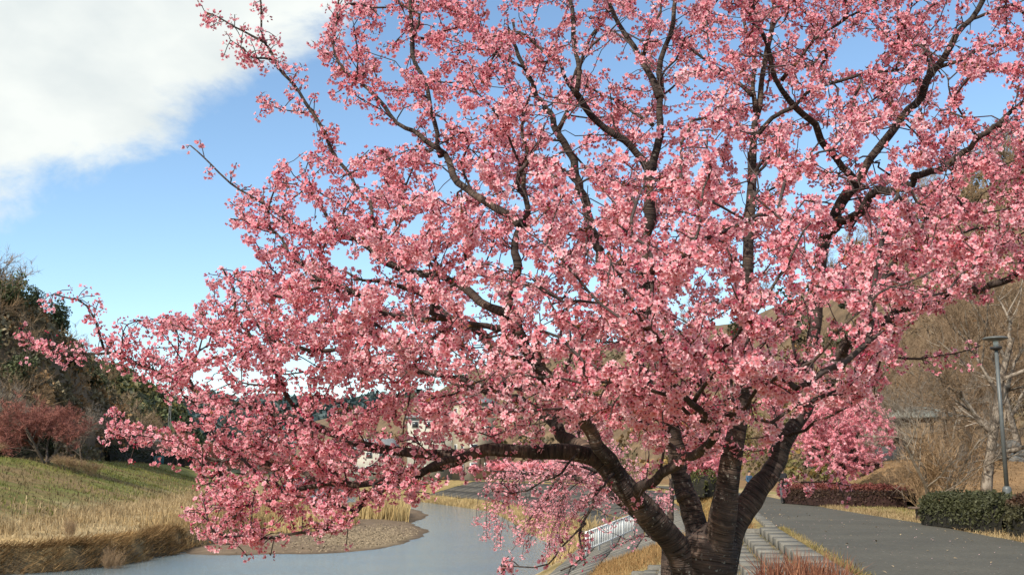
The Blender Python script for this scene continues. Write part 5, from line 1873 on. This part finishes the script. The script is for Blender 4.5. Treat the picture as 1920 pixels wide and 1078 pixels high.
hedge('hedge', 'long dark hedge on the crest of the left bank below the pale roofed house', [(px_x(214, 186), 186), (px_x(275, 232), 232), (px_x(345, 262), 262), (px_x(395, 320), 320)], 2.4, 3.3, 2.6, 6000, 0.42, (0.026, 0.034, 0.016), 'hedge_core', 7, group='dark hedges on the left bank')
hedge('hedge', 'dark evergreen hedge behind the wide red budded tree', [(px_x(-140, 125), 124), (px_x(0, 126), 126), (px_x(110, 128), 128)], 2.4, 3.0, 2.9, 6000, 0.32, (0.022, 0.030, 0.014), 'hedge_core', 9, group='dark hedges on the left bank')
# brown brush on the crest
for k, (px, Y, s, lab) in enumerate(((128, 117, 0.62, 'brown twiggy bush just right of the foot of the red budded tree'), (150, 118, 0.62, 'second brown bush right of the red budded tree'), (182, 120, 0.66, 'rounded brown bush, third from the red budded tree'),
                                     (-5, 112, 0.66, 'brown twiggy bush at the left edge on the bank'), (243, 214, 0.7, 'small tan tuft bush on the crest of the left bank'), (302, 248, 0.85, 'small tan tuft bush farthest right on the crest of the left bank'))):
    place_bare('shoots', px_x(px, Y), Y, gz(px_x(px, Y), Y) - 0.05, s * 1.1, k * 1.1, lab, 'brown bushes on the left bank', s * 0.75)


# ------------------------------------------------------------------ grass
def blades(name, P, h, w, lean, c0, c1, seed, droop=None, kind='stuff', label=None):
    rng = np.random.default_rng(seed)
    n = len(P)
    hh = h * rng.uniform(0.55, 1.25, n)
    az = rng.uniform(0, 6.28, n)
    ln = np.abs(rng.normal(0, lean, n))
    d = np.c_[np.cos(az) * ln, np.sin(az) * ln, np.ones(n)]
    if droop is not None:
        d = d + droop
    d /= np.linalg.norm(d, axis=1)[:, None]
    s = rng.normal(0, 1, (n, 3))
    s[:, 2] *= 0.1
    s /= np.linalg.norm(s, axis=1)[:, None]
    s *= w * rng.uniform(0.6, 1.3, n)[:, None]
    mid = P + d * (hh * 0.55)[:, None]
    tip = P + d * hh[:, None] + np.c_[np.cos(az), np.sin(az), -0.5 * np.ones(n)] * (hh * ln * 0.5)[:, None]
    V = np.stack([P - s, P + s, mid + s * 0.7, mid - s * 0.7, tip], 1).reshape(-1, 3)
    T = (np.array([(0, 1, 2), (0, 2, 3), (3, 2, 4)])[None] + (np.arange(n) * 5)[:, None, None]).reshape(-1, 3)
    k = rng.random(n)[:, None]
    pt_ = vnoise(P[:, 0] * 0.9, P[:, 1] * 0.9, seed + 400)[:, None]
    k = np.clip(k + 0.5 * pt_, 0, 1)
    cl = (np.asarray(c0)[None] * (1 - k) + np.asarray(c1)[None] * k) * rng.uniform(0.7, 1.2, (n, 1)) * (1 + 0.18 * pt_)
    o = link(name, mesh_np(name, V, T, M['dry'], np.repeat(cl, 5, 0)))
    return tag(o, kind=kind)


def on_ground(x, y, dz=-0.02):
    return np.c_[x, y, height(x, y) + dz]


rg = np.random.default_rng(61)
STR0, STR1 = (0.33, 0.235, 0.125), (0.47, 0.36, 0.21)
BR0, BR1 = (0.22, 0.13, 0.06), (0.40, 0.26, 0.12)
# left bank: hanging straw over the cut edge, the dry shelf, tall reeds at the toe, tufts on the slope
y = rg.uniform(46, 74, 9000)
u = rg.uniform(-0.15, 1.9, len(y))
x = SHORE_L(y) + 0.6 * vnoise(y * 0.6, y * 0.35, 6) - u
ok = (vnoise(x * 1.3, y * 1.3, 83) > -0.25) | (u > 0.9)
P = on_ground(x[ok], y[ok])
blades('grass', P, 0.85, 0.022, 0.5, BR0, BR1, 1, droop=np.array((0.9, -0.35, -0.35)))
y = rg.uniform(48, 100, 9000)
x = SHORE_L(y) - rg.uniform(0.6, 17, len(y))
ok = x > CREST_L(y) + TOE_W - 1
blades('grass', on_ground(x[ok], y[ok]), 0.42, 0.028, 0.9, STR0, STR1, 2)
y = rg.uniform(60, 178, 13000)
x = CREST_L(y) + TOE_W + rg.normal(0, 1.6, len(y)) + 1.5
ok = (x < SHORE_L(y) - 0.5)
pt = vnoise(x * 0.6, y * 0.6, 79)
hi = ok & (pt > -0.05)
lo = ok & ~hi
blades('reeds', on_ground(x[hi], y[hi]), 0.8, 0.026, 0.45, STR0, STR1, 3)
blades('grass', on_ground(x[lo], y[lo]), 0.45, 0.026, 0.9, (0.25, 0.17, 0.085), (0.37, 0.27, 0.14), 30)
y = rg.uniform(72, 178, 11000)
x = SHORE_L(y) - np.abs(rg.normal(0, 2.4, len(y)))
blades('reeds', on_ground(x, y), 0.9, 0.03, 0.4, (0.30, 0.20, 0.10), (0.44, 0.31, 0.15), 4)
y = rg.uniform(58, 200, 12000)
x = CREST_L(y) + rg.uniform(-0.5, TOE_W, len(y))
g = vnoise(x * 0.4, y * 0.4, 77)
ok = g > 0.05 + 0.35 * np.clip((120 - y) / 60, 0, 1)
blades('grass', on_ground(x[ok], y[ok]), 0.40, 0.045, 0.7, (0.13, 0.15, 0.035), (0.25, 0.22, 0.075), 5)
blades('grass', on_ground(x[~ok], y[~ok]), 0.36, 0.04, 0.8, (0.13, 0.10, 0.05), (0.22, 0.16, 0.08), 6)
# reeds on the sand bar
for (px0, px1, yy0, yy1, n, h) in ((676, 770, 110, 128, 2600, 2.0), (520, 676, 96, 122, 2600, 1.4), (470, 640, 84, 98, 1500, 0.9)):
    y = rg.uniform(yy0, yy1, n)
    px = rg.uniform(px0, px1, n)
    x = px_x(px, y)
    blades('reeds', on_ground(x, y), h, 0.04, 0.16, (0.42, 0.29, 0.13), (0.54, 0.41, 0.20), int(px0))
# right shore: reeds along the water
y = rg.uniform(60, 185, 9000)
x = SHORE_R(y) + np.abs(rg.normal(0.1, 0.9, len(y)))
x += np.where((y > 76) & (y < 90), rg.uniform(0, 2.5, len(y)), 0)
blades('reeds', on_ground(x, y), 0.75, 0.03, 0.4, (0.36, 0.26, 0.12), (0.50, 0.37, 0.19), 8)
# slope beyond the stairs: orange brown grass
y = rg.uniform(31.8, 42, 9000)
f = rg.uniform(0.42, 1.0, len(y))
w_, e_ = SHORE_R(y), PATH_L(y) - 0.6
x = w_ + (e_ - w_) * f
blades('grass', on_ground(x, y), 0.26, 0.010, 0.8, (0.27, 0.145, 0.06), (0.37, 0.24, 0.11), 9)
y = rg.uniform(42, 76, 5000)
x = PATH_L(y) - 0.6 - rg.uniform(0, 2.3, len(y))
blades('grass', on_ground(x, y), 0.24, 0.014, 0.8, (0.30, 0.17, 0.06), (0.40, 0.28, 0.12), 10)
# between kerb and path
y = rg.uniform(15, 31, 2600)
x = PATH_L(y) + np.abs(rg.normal(0.0, 0.12, len(y))) - 0.02
blades('grass', np.c_[x, y, np.full(len(y), 0.0)], 0.12, 0.006, 0.8, (0.22, 0.18, 0.06), (0.36, 0.26, 0.12), 11)
# litter of dry grass in the corners of the steps
y = rg.uniform(15, 31, 1400)
k = rg.integers(1, 9, len(y))
x = PATH_L(y) - (0.5 + (k - 1) * TREAD) - 0.05 - np.abs(rg.normal(0, 0.05, len(y)))
blades('grass', np.c_[x, y, 0.035 - k * RISE + np.zeros(len(y))], 0.09, 0.006, 1.0, (0.12, 0.12, 0.04), (0.30, 0.20, 0.09), 12)
# brown leaves and fallen petals on the asphalt and the steps
def litter(name, P, size, base, seed):
    rng = np.random.default_rng(seed)
    n = len(P)
    d = np.c_[rng.normal(0, 0.3, (n, 2)), np.ones(n)]
    Rm = rot_from_z(d / np.linalg.norm(d, axis=1)[:, None], rng.uniform(0, 6.28, n))
    q = np.array([(-0.5, 0, 0), (0, -0.3, 0.1), (0.5, 0, 0), (0, 0.3, 0.1)])
    V = np.einsum('nij,vj->nvi', Rm, q) * (size * rng.uniform(0.5, 1.3, n))[:, None, None] + P[:, None]
    T = (np.array([(0, 1, 2), (0, 2, 3)])[None] + (np.arange(n) * 4)[:, None, None]).reshape(-1, 3)
    return tag(link(name, mesh_np(name, V.reshape(-1, 3), T, M['leaf'], np.repeat(np.asarray(base)[None] * rng.uniform(0.6, 1.3, (n, 1)), 4, 0))), kind='stuff')


y = rg.uniform(14, 58, 260)
f = np.clip(rg.beta(0.4, 0.45, len(y)), 0.01, 0.99)
litter('fallen_leaves', np.c_[PATH_L(y) + (PATH_R(y) - PATH_L(y)) * f, y, 0.03 + 0.03 * np.sin(np.pi * f)], 0.075, (0.30, 0.22, 0.13), 1)
y = rg.uniform(13, 40, 160)
f = np.clip(rg.random(len(y)), 0.01, 0.99)
litter('fallen_petals', np.c_[PATH_L(y) + (PATH_R(y) - PATH_L(y)) * f, y, 0.03 + 0.03 * np.sin(np.pi * f)], 0.03, (0.75, 0.48, 0.48), 2)
# pebbles on the sand bar
n = 5500
x, y = rg.normal(-10.5, 2.6, n), rg.normal(80, 9, n)
dd_ = poly_dist(BAR, x, y)
ok = dd_ > 0.7
P = on_ground(x[ok], y[ok], 0.0)
n = len(P)
ico = np.array([(1, 0, 0), (-1, 0, 0), (0, 1, 0), (0, -1, 0), (0, 0, 0.7), (0, 0, -0.7)])
icf = np.array([(0, 2, 4), (2, 1, 4), (1, 3, 4), (3, 0, 4), (2, 0, 5), (1, 2, 5), (3, 1, 5), (0, 3, 5)])
V, T, Cc = scatter([(ico, icf[:4], np.ones((6, 3)))], np.zeros(n, int), P, rot_from_z(np.tile((0, 0, 1.0), (n, 1)) + rg.normal(0, 0.3, (n, 3)), rg.uniform(0, 6, n)), rg.uniform(0.03, 0.11, n), np.array((0.235, 0.18, 0.12))[None] * rg.uniform(0.5, 1.35, (n, 1)))
tag(link('pebbles', mesh_np('pebbles', V, T, M['wood_far'], Cc)), kind='stuff')
# right verge
y = rg.uniform(14, 62, 15000)
o_ = np.abs(rg.normal(0, 1.3, len(y)))
x = PATH_R(y) + o_ - 0.05
c_ = vnoise(x * 1.5, y * 1.5, 19)
ok = (o_ < 0.9) | (c_ > -0.1)
blades('grass', on_ground(x[ok], y[ok]), 0.17, 0.012, 0.9, (0.27, 0.185, 0.095), (0.40, 0.30, 0.165), 13)
y = rg.uniform(34, 60, 6000)
x = PATH_R(y) + rg.uniform(0.6, 4.5, len(y))
blades('grass', on_ground(x, y), 0.14, 0.014, 0.9, (0.15, 0.14, 0.045), (0.30, 0.24, 0.09), 14)
# the mound
x = rg.uniform(14, 38, 14000)
y = rg.uniform(44, 72, 14000)
ok = x > PATH_R(y) + 3
blades('grass', on_ground(x[ok], y[ok]), 0.16, 0.02, 1.0, (0.21, 0.125, 0.06), (0.31, 0.195, 0.095), 15)
# stiff red brown clump by the kerb
cl0 = at(1478, 1066, 16.6)
n = 900
ang = rg.uniform(0, 6.28, n)
rad = np.sqrt(rg.random(n))
x, y = 4.22 + 0.62 * rad * np.cos(ang), 16.0 + 0.8 * rad * np.sin(ang)
clump = blades('red_brown_plant', np.c_[x, y, np.full(n, -0.26)], 0.66, 0.011, 0.28, (0.14, 0.045, 0.03), (0.36, 0.17, 0.10), 16, kind='thing')
tag(clump, 'stiff clump of dry red brown stalks on the steps beside the kerb', 'plant')
o = Acc()

# ------------------------------------------------------------------ lamp, bench, rocks, shelter
Y = 37.0
lx = px_x(1872, Y)
lz = gz(lx, Y)
lamp = tag(empty('street_lamp', (lx, Y, lz)), 'slim grey park lamp with a flat disc top behind the hedge', 'street lamp')
top = at(1857, 634, Y)[2] - lz
a = Acc(); a.lathe([(0.15, 0.0), (0.15, 0.95), (0.13, 1.02), (0.085, 1.06), (0.0, 1.06)], 16); a.build('base', M['lamp_grey'], lamp, None, False)
a = Acc(); a.lathe([(0.075, 1.0), (0.06, top - 0.42), (0.0, top - 0.42)], 14); a.build('pole', M['lamp_grey'], lamp, None, True)
a = Acc(); a.lathe([(0.07, top - 0.43), (0.19, top - 0.38), (0.205, top - 0.33), (0.19, top - 0.30), (0.07, top - 0.29), (0, top - 0.29)], 20); a.build('collar', M['lamp_dark'], lamp)
a = Acc(); a.lathe([(0.085, top - 0.30), (0.085, top - 0.06), (0, top - 0.06)], 14); a.build('glass', M['lamp_glass'], lamp)
a = Acc(); a.lathe([(0.09, top - 0.10), (0.28, top - 0.075), (0.415, top - 0.03), (0.42, top + 0.0), (0.36, top + 0.035), (0.0, top + 0.06)], 28); a.build('lamp_shade', M['lamp_grey'], lamp)

Y = 35.2
bx = px_x(1706, Y)
bench = tag(empty('bench', (bx + 0.5, Y, 0.02)), 'low dark wooden bench half hidden by the dark green hedge', 'bench')
for k in range(3):
    a = Acc(); a.box((0.02, (k - 1) * 0.15, 0.41), (1.55, 0.138, 0.07), bevel=0.012); a.build('plank', M['bench_wood'], bench)
for sx in (-0.45, 0.5):
    a = Acc(); a.box((sx, 0, 0.185), (0.16, 0.34, 0.375), bevel=0.02); a.build('leg', M['bench_wood'], bench)


def rock_mesh(seed, s):
    rng = np.random.default_rng(seed)
    import bmesh
    bm = bmesh.new()
    bmesh.ops.create_icosphere(bm, subdivisions=3, radius=1.0)
    V = np.array([v.co[:] for v in bm.verts])
    T = np.array([[v.index for v in f.verts] for f in bm.faces])
    bm.free()
    for k in range(9):
        d = rng.normal(0, 1, 3)
        d /= np.linalg.norm(d)
        c = rng.uniform(0.55, 0.9)
        h = V @ d
        V = V - np.outer(np.maximum(h - c, 0) * 0.85, d)
    V *= np.array(s)
    V += 0.03 * np.c_[vnoise(V[:, 1] * 4, V[:, 2] * 4, seed), vnoise(V[:, 0] * 4, V[:, 2] * 4, seed + 1), vnoise(V[:, 0] * 4, V[:, 1] * 4, seed + 2)]
    return mesh_np('boulder', V, T, M['rock'], None, None, False)


for k, (px, py, w, lab) in enumerate(((1848, 862, 0.62, 'round grey boulder nearest left of the lamp post'), (1880, 852, 0.7, 'boulder right behind the lamp post'), (1905, 866, 0.66, 'grey boulder right of the lamp post'),
                                      (1862, 842, 0.55, 'dark boulder on top of the pile left of the lamp post'), (1806, 858, 0.52, 'dark boulder left of the pile behind the pale trunk'), (1921, 848, 0.6, 'boulder at the right edge of the view'), (1895, 836, 0.5, 'topmost boulder of the pile by the lamp post'))):
    Y = 64.0 + (0.8 if py < 850 else 0)
    p = at(px, py, Y)
    o = link('boulder', rock_mesh(k + 1, (w * 1.1, w, w * 0.85)))
    o.location = (p[0], p[1], p[2] - 0.05)
    tag(o, lab, 'boulder', 'boulders by the lamp post')
w0, w1 = at(1775, 866, 65.5), at(1925, 868, 65.5)
a = Acc(); a.box((0, 0, 0), (w1[0] - w0[0], 0.6, 0.55), bevel=0.03)
tag(a.build('low_wall', M['concrete'], None, tuple((w0 + w1) / 2 - (0, 0, 0.25))), 'low pale stone wall under the boulders behind the mound', 'wall')

# park shelter with a pale hipped roof
Y = 74.0
c = at(1722, 868, Y)
shel = tag(empty('shelter', (c[0], Y, c[2])), 'open timber shelter with a low pale green roof behind the bare trees', 'shelter')
ht = at(1722, 790, Y)[2] - c[2]
for sx in (-1, 1):
    for sy in (-1, 1):
        a = Acc(); a.box((sx * 1.55, sy * 1.2, ht / 2), (0.2, 0.2, ht), bevel=0.01); a.build('post', M['timber'], shel)
for sy in (-1, 1):
    a = Acc(); a.box((0, sy * 1.2, ht + 0.08), (3.6, 0.18, 0.2)); a.build('beam', M['timber'], shel)
a = Acc(); a.box((0, 0.9, ht * 0.33), (3.0, 0.1, ht * 0.6)); a.build('back_panel', M['timber'], shel)
a = Acc()
e, r_, zt = 2.2, 1.0, 0.75
V = np.array([(-e, -1.8, ht + 0.17), (e, -1.8, ht + 0.17), (e, 1.8, ht + 0.17), (-e, 1.8, ht + 0.17), (-r_, 0, ht + 0.17 + zt), (r_, 0, ht + 0.17 + zt), (-e, -1.8, ht + 0.27), (e, -1.8, ht + 0.27), (e, 1.8, ht + 0.27), (-e, 1.8, ht + 0.27)])
V[4:6, 2] += 0.1
a.add(V, [(0, 2, 1), (0, 3, 2), (0, 1, 7), (0, 7, 6), (1, 2, 8), (1, 8, 7), (2, 3, 9), (2, 9, 8), (3, 0, 6), (3, 6, 9), (6, 7, 5), (6, 5, 4), (7, 8, 5), (8, 9, 4), (8, 4, 5), (9, 6, 4)])
a.build('roof', M['roof_pale'], shel)
p0, p1 = at(1640, 870, 66), at(1692, 836, 66)
sb = tag(empty('notice_board', ((p0[0] + p1[0]) / 2, 66, p0[2] - 0.2)), 'dark upright board with a brown frame behind the mound, left of the whitish tree', 'board')
wd, hg = p1[0] - p0[0], p1[2] - p0[2] + 0.2
a = Acc(); a.box((0, 0, hg / 2), (wd - 0.12, 0.08, hg - 0.05)); a.build('panel', M['slate'], sb)
for sx in (-1, 1):
    a = Acc(); a.box((sx * wd / 2, 0, hg / 2), (0.12, 0.12, hg + 0.1)); a.build('post', M['timber'], sb)


# ------------------------------------------------------------------ houses, pylon
def house(name, loc, w, d, h, wall, roof, label, hip=True, storeys=3, cols=4, rz=0.0, pitch=0.42, eave=0.5):
    r = tag(empty(name, loc, rz), label, 'house' if storeys < 4 else 'building')
    a = Acc(); a.box((0, 0, h / 2 - 0.5), (w, d, h + 1.0)); a.build('wall', M[wall], r)
    a = Acc()
    e = eave
    hr = min(w, d) / 2 * pitch
    rl = max(w - d, 0) / 2 + (0.05 if hip else d / 2)
    V = np.array([(-w / 2 - e, -d / 2 - e, h), (w / 2 + e, -d / 2 - e, h), (w / 2 + e, d / 2 + e, h), (-w / 2 - e, d / 2 + e, h),
                  (-w / 2 - e, -d / 2 - e, h + 0.25), (w / 2 + e, -d / 2 - e, h + 0.25), (w / 2 + e, d / 2 + e, h + 0.25), (-w / 2 - e, d / 2 + e, h + 0.25), (-rl, 0, h + 0.25 + hr), (rl, 0, h + 0.25 + hr)])
    a.add(V, [(0, 2, 1), (0, 3, 2), (0, 1, 5), (0, 5, 4), (1, 2, 6), (1, 6, 5), (2, 3, 7), (2, 7, 6), (3, 0, 4), (3, 4, 7), (4, 5, 9), (4, 9, 8), (5, 6, 9), (6, 7, 8), (6, 8, 9), (7, 4, 8)])
    a.build('roof', M[roof], r)
    fl = h / storeys
    for i in range(storeys):
        for j in range(cols):
            x = (j + 0.5) / cols * w - w / 2
            z = (i + 0.55) * fl
            a = Acc(); a.box((x, -d / 2 - 0.02, z), (w / cols * 0.5, 0.14, fl * 0.45)); f = a.build('window', M['white_paint'], r)
            a = Acc(); a.box((x, -d / 2 - 0.075, z), (w / cols * 0.5 - 0.22, 0.08, fl * 0.45 - 0.2)); a.build('pane', M['glass'], f)
    for i in range(storeys):
        for j in range(2):
            y = (j + 0.5) / 2 * d - d / 2
            z = (i + 0.55) * fl
            a = Acc(); a.box((-w / 2 - 0.02, y, z), (0.14, d * 0.2, fl * 0.45)); f = a.build('window', M['white_paint'], r)
            a = Acc(); a.box((-w / 2 - 0.075, y, z), (0.08, d * 0.2 - 0.2, fl * 0.45 - 0.2)); a.build('pane', M['glass'], f)
    return r


Yh = 208.0
xh = px_x(889, Yh)
zt = at(889, 757, Yh)[2]
house('apartment_building', (xh, Yh, 0.5), 6.2, 6.0, zt - 0.5, 'wall_beige', 'roof_grey', 'tall beige building with a grey hipped roof seen through the bloom', True, 4, 2, rz=0.5, pitch=0.62, eave=0.35)
Yh = 216.0
zt = at(810, 785, Yh)[2]
house('apartment_building', (px_x(815, Yh), Yh, 0.5), 10.5, 7.0, zt - 0.5, 'wall_white', 'roof_grey', 'wide white building left of the beige one, seen through the bloom', True, 4, 4, rz=0.12, pitch=0.4)
Yh = 246.0
zt = at(272, 829, Yh)[2]
house('house', (px_x(276, Yh), Yh, 2.9), 6.5, 6.0, zt - 2.9, 'timber', 'roof_pale', 'brown house with a pale roof behind the dark hedge beyond the left bank', False, 2, 3, rz=0.25, pitch=0.6)
for (px_, Y_, k_, lab_) in ((238, 236, 'wood_a', 'bare brown tree in front of the left end of the pale roof'), (300, 240, 'wood_b', 'bare brown tree in front of the right end of the pale roof')):
    place_bare(k_, px_x(px_, Y_), Y_, gz(px_x(px_, Y_), Y_) - 0.1, 0.75, px_ * 0.1, lab_, 'bare trees on the left bank', 0.62)
Yh = 240.0
zt = at(700, 842, Yh)[2]
house('house', (px_x(705, Yh), Yh, 0.5), 9.0, 7.0, zt - 0.5, 'wall_white', 'roof_grey', 'low white house left of the white building, behind the bloom', False, 2, 3, rz=-0.2, pitch=0.6)

Yp = 300.0
zp = 3.0
pyl = tag(empty('utility_pole', (px_x(322, Yp), Yp, zp)), 'thin grey utility pole with crossarms on the skyline left of the bloom', 'utility pole')
ht = at(322, 715, Yp)[2] - zp
for sx in (-1, 1):
    a = Acc(); a.tube([(sx * 0.42, 0, -1), (sx * 0.16, 0, ht)], [0.11, 0.07], 6); a.build('mast', M['steel'], pyl)
for k in range(12):
    z0_, z1_ = ht * k / 12, ht * (k + 1) / 12
    sg = 1 if k % 2 else -1
    a = Acc(); a.tube([(sg * (0.42 - 0.26 * k / 12), 0, z0_), (-sg * (0.42 - 0.26 * (k + 1) / 12), 0, z1_)], [0.05, 0.05], 4); a.build('brace', M['steel'], pyl)
for z, l in ((ht - 0.6, 2.6), (ht - 3.0, 2.2)):
    a = Acc(); a.box((0, 0, z), (l * 2, 0.16, 0.16)); arm = a.build('crossarm', M['steel'], pyl)
    for q in (-0.9, -0.45, 0.45, 0.9):
        a = Acc(); a.lathe([(0.10, 0), (0.10, 0.45), (0, 0.5)], 6, (q * l, 0, z + 0.08)); a.build('insulator', M['white_paint'], arm)

# dark stump in the straw of the left bank, teal netting on the crest
p = at(242, 1001, 61.0)
o = link('stump', rock_mesh(21, (0.22, 0.2, 0.16)))
o.data.materials[0] = M['lamp_dark']
o.location = (p[0], 61.0, gz(p[0], 61.0) + 0.18)
tag(o, 'small black lump lying in the straw of the left bank near the water', 'stump')
p = at(286, 868, 150)
a = Acc(); a.box((0, 0, 0.8), (6.5, 0.2, 2.4), bevel=0.05)
tag(a.build('netting', M['tarp'], None, (px_x(288, 238), 238, 2.9)), 'faded teal netting fence in front of the dark hedge on the left bank', 'netting')
# thin bare sprouts standing in the straw of the left bank
for k, (px, Y, s, lab) in enumerate(((232, 58.6, 0.42, 'thin bare sprouts growing from the cut edge of the left bank'), (150, 59.5, 0.3, 'smaller bare sprouts in the straw of the left bank'))):
    x = px_x(px, Y)
    place_bare('shoots', x, Y, gz(x, Y) - 0.1, s * 0.75, k * 2.0, lab, 'sprouts on the left bank', s * 1.3)


# ------------------------------------------------------------------ people on the path
def skin_part(name, verts, edges, radii, mat, parent, levels=2):
    me = bpy.data.meshes.new(name)
    me.from_pydata([tuple(v) for v in verts], edges, [])
    me.materials.append(M[mat])
    o = link(name, me, parent)
    md = o.modifiers.new('skin', 'SKIN')
    md.use_smooth_shade = True
    for i, r in enumerate(radii):
        sv = me.skin_vertices[0].data[i]
        sv.radius = r if isinstance(r, tuple) else (r, r)
        sv.use_root = i == 0
    sb_ = o.modifiers.new('smooth', 'SUBSURF')
    sb_.levels = sb_.render_levels = levels
    return o


def person(loc, rz, label, jacket, hs=1.0, stride=0.16):
    r = tag(empty('person', loc, rz), label, 'person', 'people walking on the path')
    r.scale = (hs, hs, hs)
    st = stride
    # body: pelvis, spine, neck, head, arms, legs - one continuous surface (faces -Y)
    V = [(0, 0, 0.93), (0, 0, 1.12), (0, 0.01, 1.33), (0, 0.01, 1.46), (0, -0.02, 1.55), (0, -0.03, 1.64), (0, -0.02, 1.71),
         (-0.17, 0.01, 1.40), (-0.21, 0.03, 1.14), (-0.15, -0.19, 1.05), (-0.07, -0.24, 1.13),
         (0.17, 0.01, 1.40), (0.22, 0.05, 1.13), (0.22, -0.03, 0.89), (0.215, -0.06, 0.80),
         (-0.09, 0, 0.88), (-0.095, -st * 0.45, 0.49), (-0.09, -st, 0.09), (-0.09, -st - 0.13, 0.035),
         (0.09, 0, 0.88), (0.095, st * 0.15, 0.49), (0.09, st, 0.12), (0.09, st - 0.12, 0.035)]
    E = [(0, 1), (1, 2), (2, 3), (3, 4), (4, 5), (5, 6), (2, 7), (7, 8), (8, 9), (9, 10), (2, 11), (11, 12), (12, 13), (13, 14), (0, 15), (15, 16), (16, 17), (17, 18), (0, 19), (19, 20), (20, 21), (21, 22)]
    Rr = [(0.13, 0.10), (0.125, 0.09), (0.14, 0.10), 0.055, 0.075, 0.092, 0.06, 0.055, 0.042, 0.032, 0.035, 0.055, 0.042, 0.032, 0.035, 0.08, 0.055, 0.04, 0.035, 0.08, 0.055, 0.04, 0.035]
    skin_part('body', V, E, Rr, 'skin', r)
    # five fingers on each hand
    for (hx, hy, hz, dx, dy, dz) in ((-0.07, -0.24, 1.13, 0.3, -0.3, 0.75), (0.215, -0.06, 0.80, 0, -0.2, -0.9)):
        for q in range(5):
            off = (q - 2) * 0.017
            L = (0.055, 0.07, 0.075, 0.07, 0.058)[q]
            a_ = np.array((hx + (off if dz > 0 else 0), hy + (off if dz < 0 else 0), hz))
            v = np.array((dx, dy, dz))
            v = v / np.linalg.norm(v)
            skin_part('finger', [a_, a_ + v * L * 0.55, a_ + v * L + np.array((0, -0.012, 0))], [(0, 1), (1, 2)], [0.010, 0.009, 0.007], 'skin', r, 1)
    J = [0, 1, 2, 3, 7, 8, 9, 11, 12, 13]
    m_ = {v: i for i, v in enumerate(J)}
    skin_part('jacket', [V[i] for i in J], [(m_[a_], m_[b_]) for a_, b_ in E if a_ in m_ and b_ in m_], [(0.185, 0.135), (0.185, 0.14), (0.20, 0.145), (0.085, 0.085), (0.085,) * 2, (0.068,) * 2, (0.055,) * 2, (0.085,) * 2, (0.068,) * 2, (0.055,) * 2], jacket, r)
    J = [0, 15, 16, 17, 19, 20, 21]
    m_ = {v: i for i, v in enumerate(J)}
    skin_part('trousers', [V[i] for i in J], [(m_[a_], m_[b_]) for a_, b_ in E if a_ in m_ and b_ in m_], [(0.155, 0.12), (0.105,) * 2, (0.078,) * 2, (0.062,) * 2, (0.105,) * 2, (0.078,) * 2, (0.062,) * 2], 'jeans', r)
    for sx, yy_, zz in ((-1, -st, 0.09), (1, st, 0.12)):
        b = 0.40 if sx < 0 else 0.40
        skin_part('boot', [(sx * 0.093, yy_ * 0.55, b), (sx * 0.09, yy_, zz + 0.01), (sx * 0.09, yy_ - 0.07, zz - 0.045), (sx * 0.09, yy_ - 0.17, zz - 0.055)], [(0, 1), (1, 2), (2, 3)], [(0.084,) * 2, (0.068,) * 2, (0.055, 0.045), (0.045, 0.035)], 'black_cloth', r)
    a_ = Acc()
    rng = np.random.default_rng(3)
    import bmesh
    bm = bmesh.new()
    bmesh.ops.create_icosphere(bm, subdivisions=3, radius=1.0)
    HV = np.array([v.co[:] for v in bm.verts])
    HT = np.array([[v.index for v in f.verts] for f in bm.faces])
    bm.free()
    cut = (HV[:, 1] < -0.2) & (HV[:, 2] < 0.45)
    HV = np.where(cut[:, None], HV * 0.8, HV) * np.array((0.098, 0.112, 0.115)) + np.array((0, -0.015, 1.665))
    link('hair', mesh_np('hair', HV, HT, M['hair'], None, None, True), r)
    # face
    for sx in (-1, 1):
        a_ = Acc(); a_.lathe([(0.0, -0.01), (0.013, 0.0), (0.0, 0.01)], 8, (sx * 0.034, -0.122, 1.635)); a_.build('eye', M['hair'], r)
        a_ = Acc(); a_.lathe([(0.0, -0.03), (0.016, 0.0), (0.0, 0.032)], 8, (sx * 0.097, -0.01, 1.63)); a_.build('ear', M['skin'], r)
    a_ = Acc(); a_.tube([(0, -0.118, 1.645), (0, -0.142, 1.605), (0, -0.122, 1.596)], [0.009, 0.017, 0.008], 8); a_.build('nose', M['skin'], r)
    a_ = Acc(); a_.tube([(-0.024, -0.112, 1.565), (0, -0.12, 1.562), (0.024, -0.112, 1.565)], [0.004, 0.007, 0.004], 6); a_.build('mouth', M['timber'], r)
    return r


Yq = 53.3
person((px_x(1459, Yq), Yq, 0.04), 0.0, 'person in a black jacket and grey jeans walking along the path towards the viewer', 'jacket_black')
Yq = 62.0
person((px_x(1398, Yq), Yq, 0.04), 0.5, 'person in a blue jacket farther up the path, mostly hidden behind the forked trunk', 'jacket_blue', 0.9)
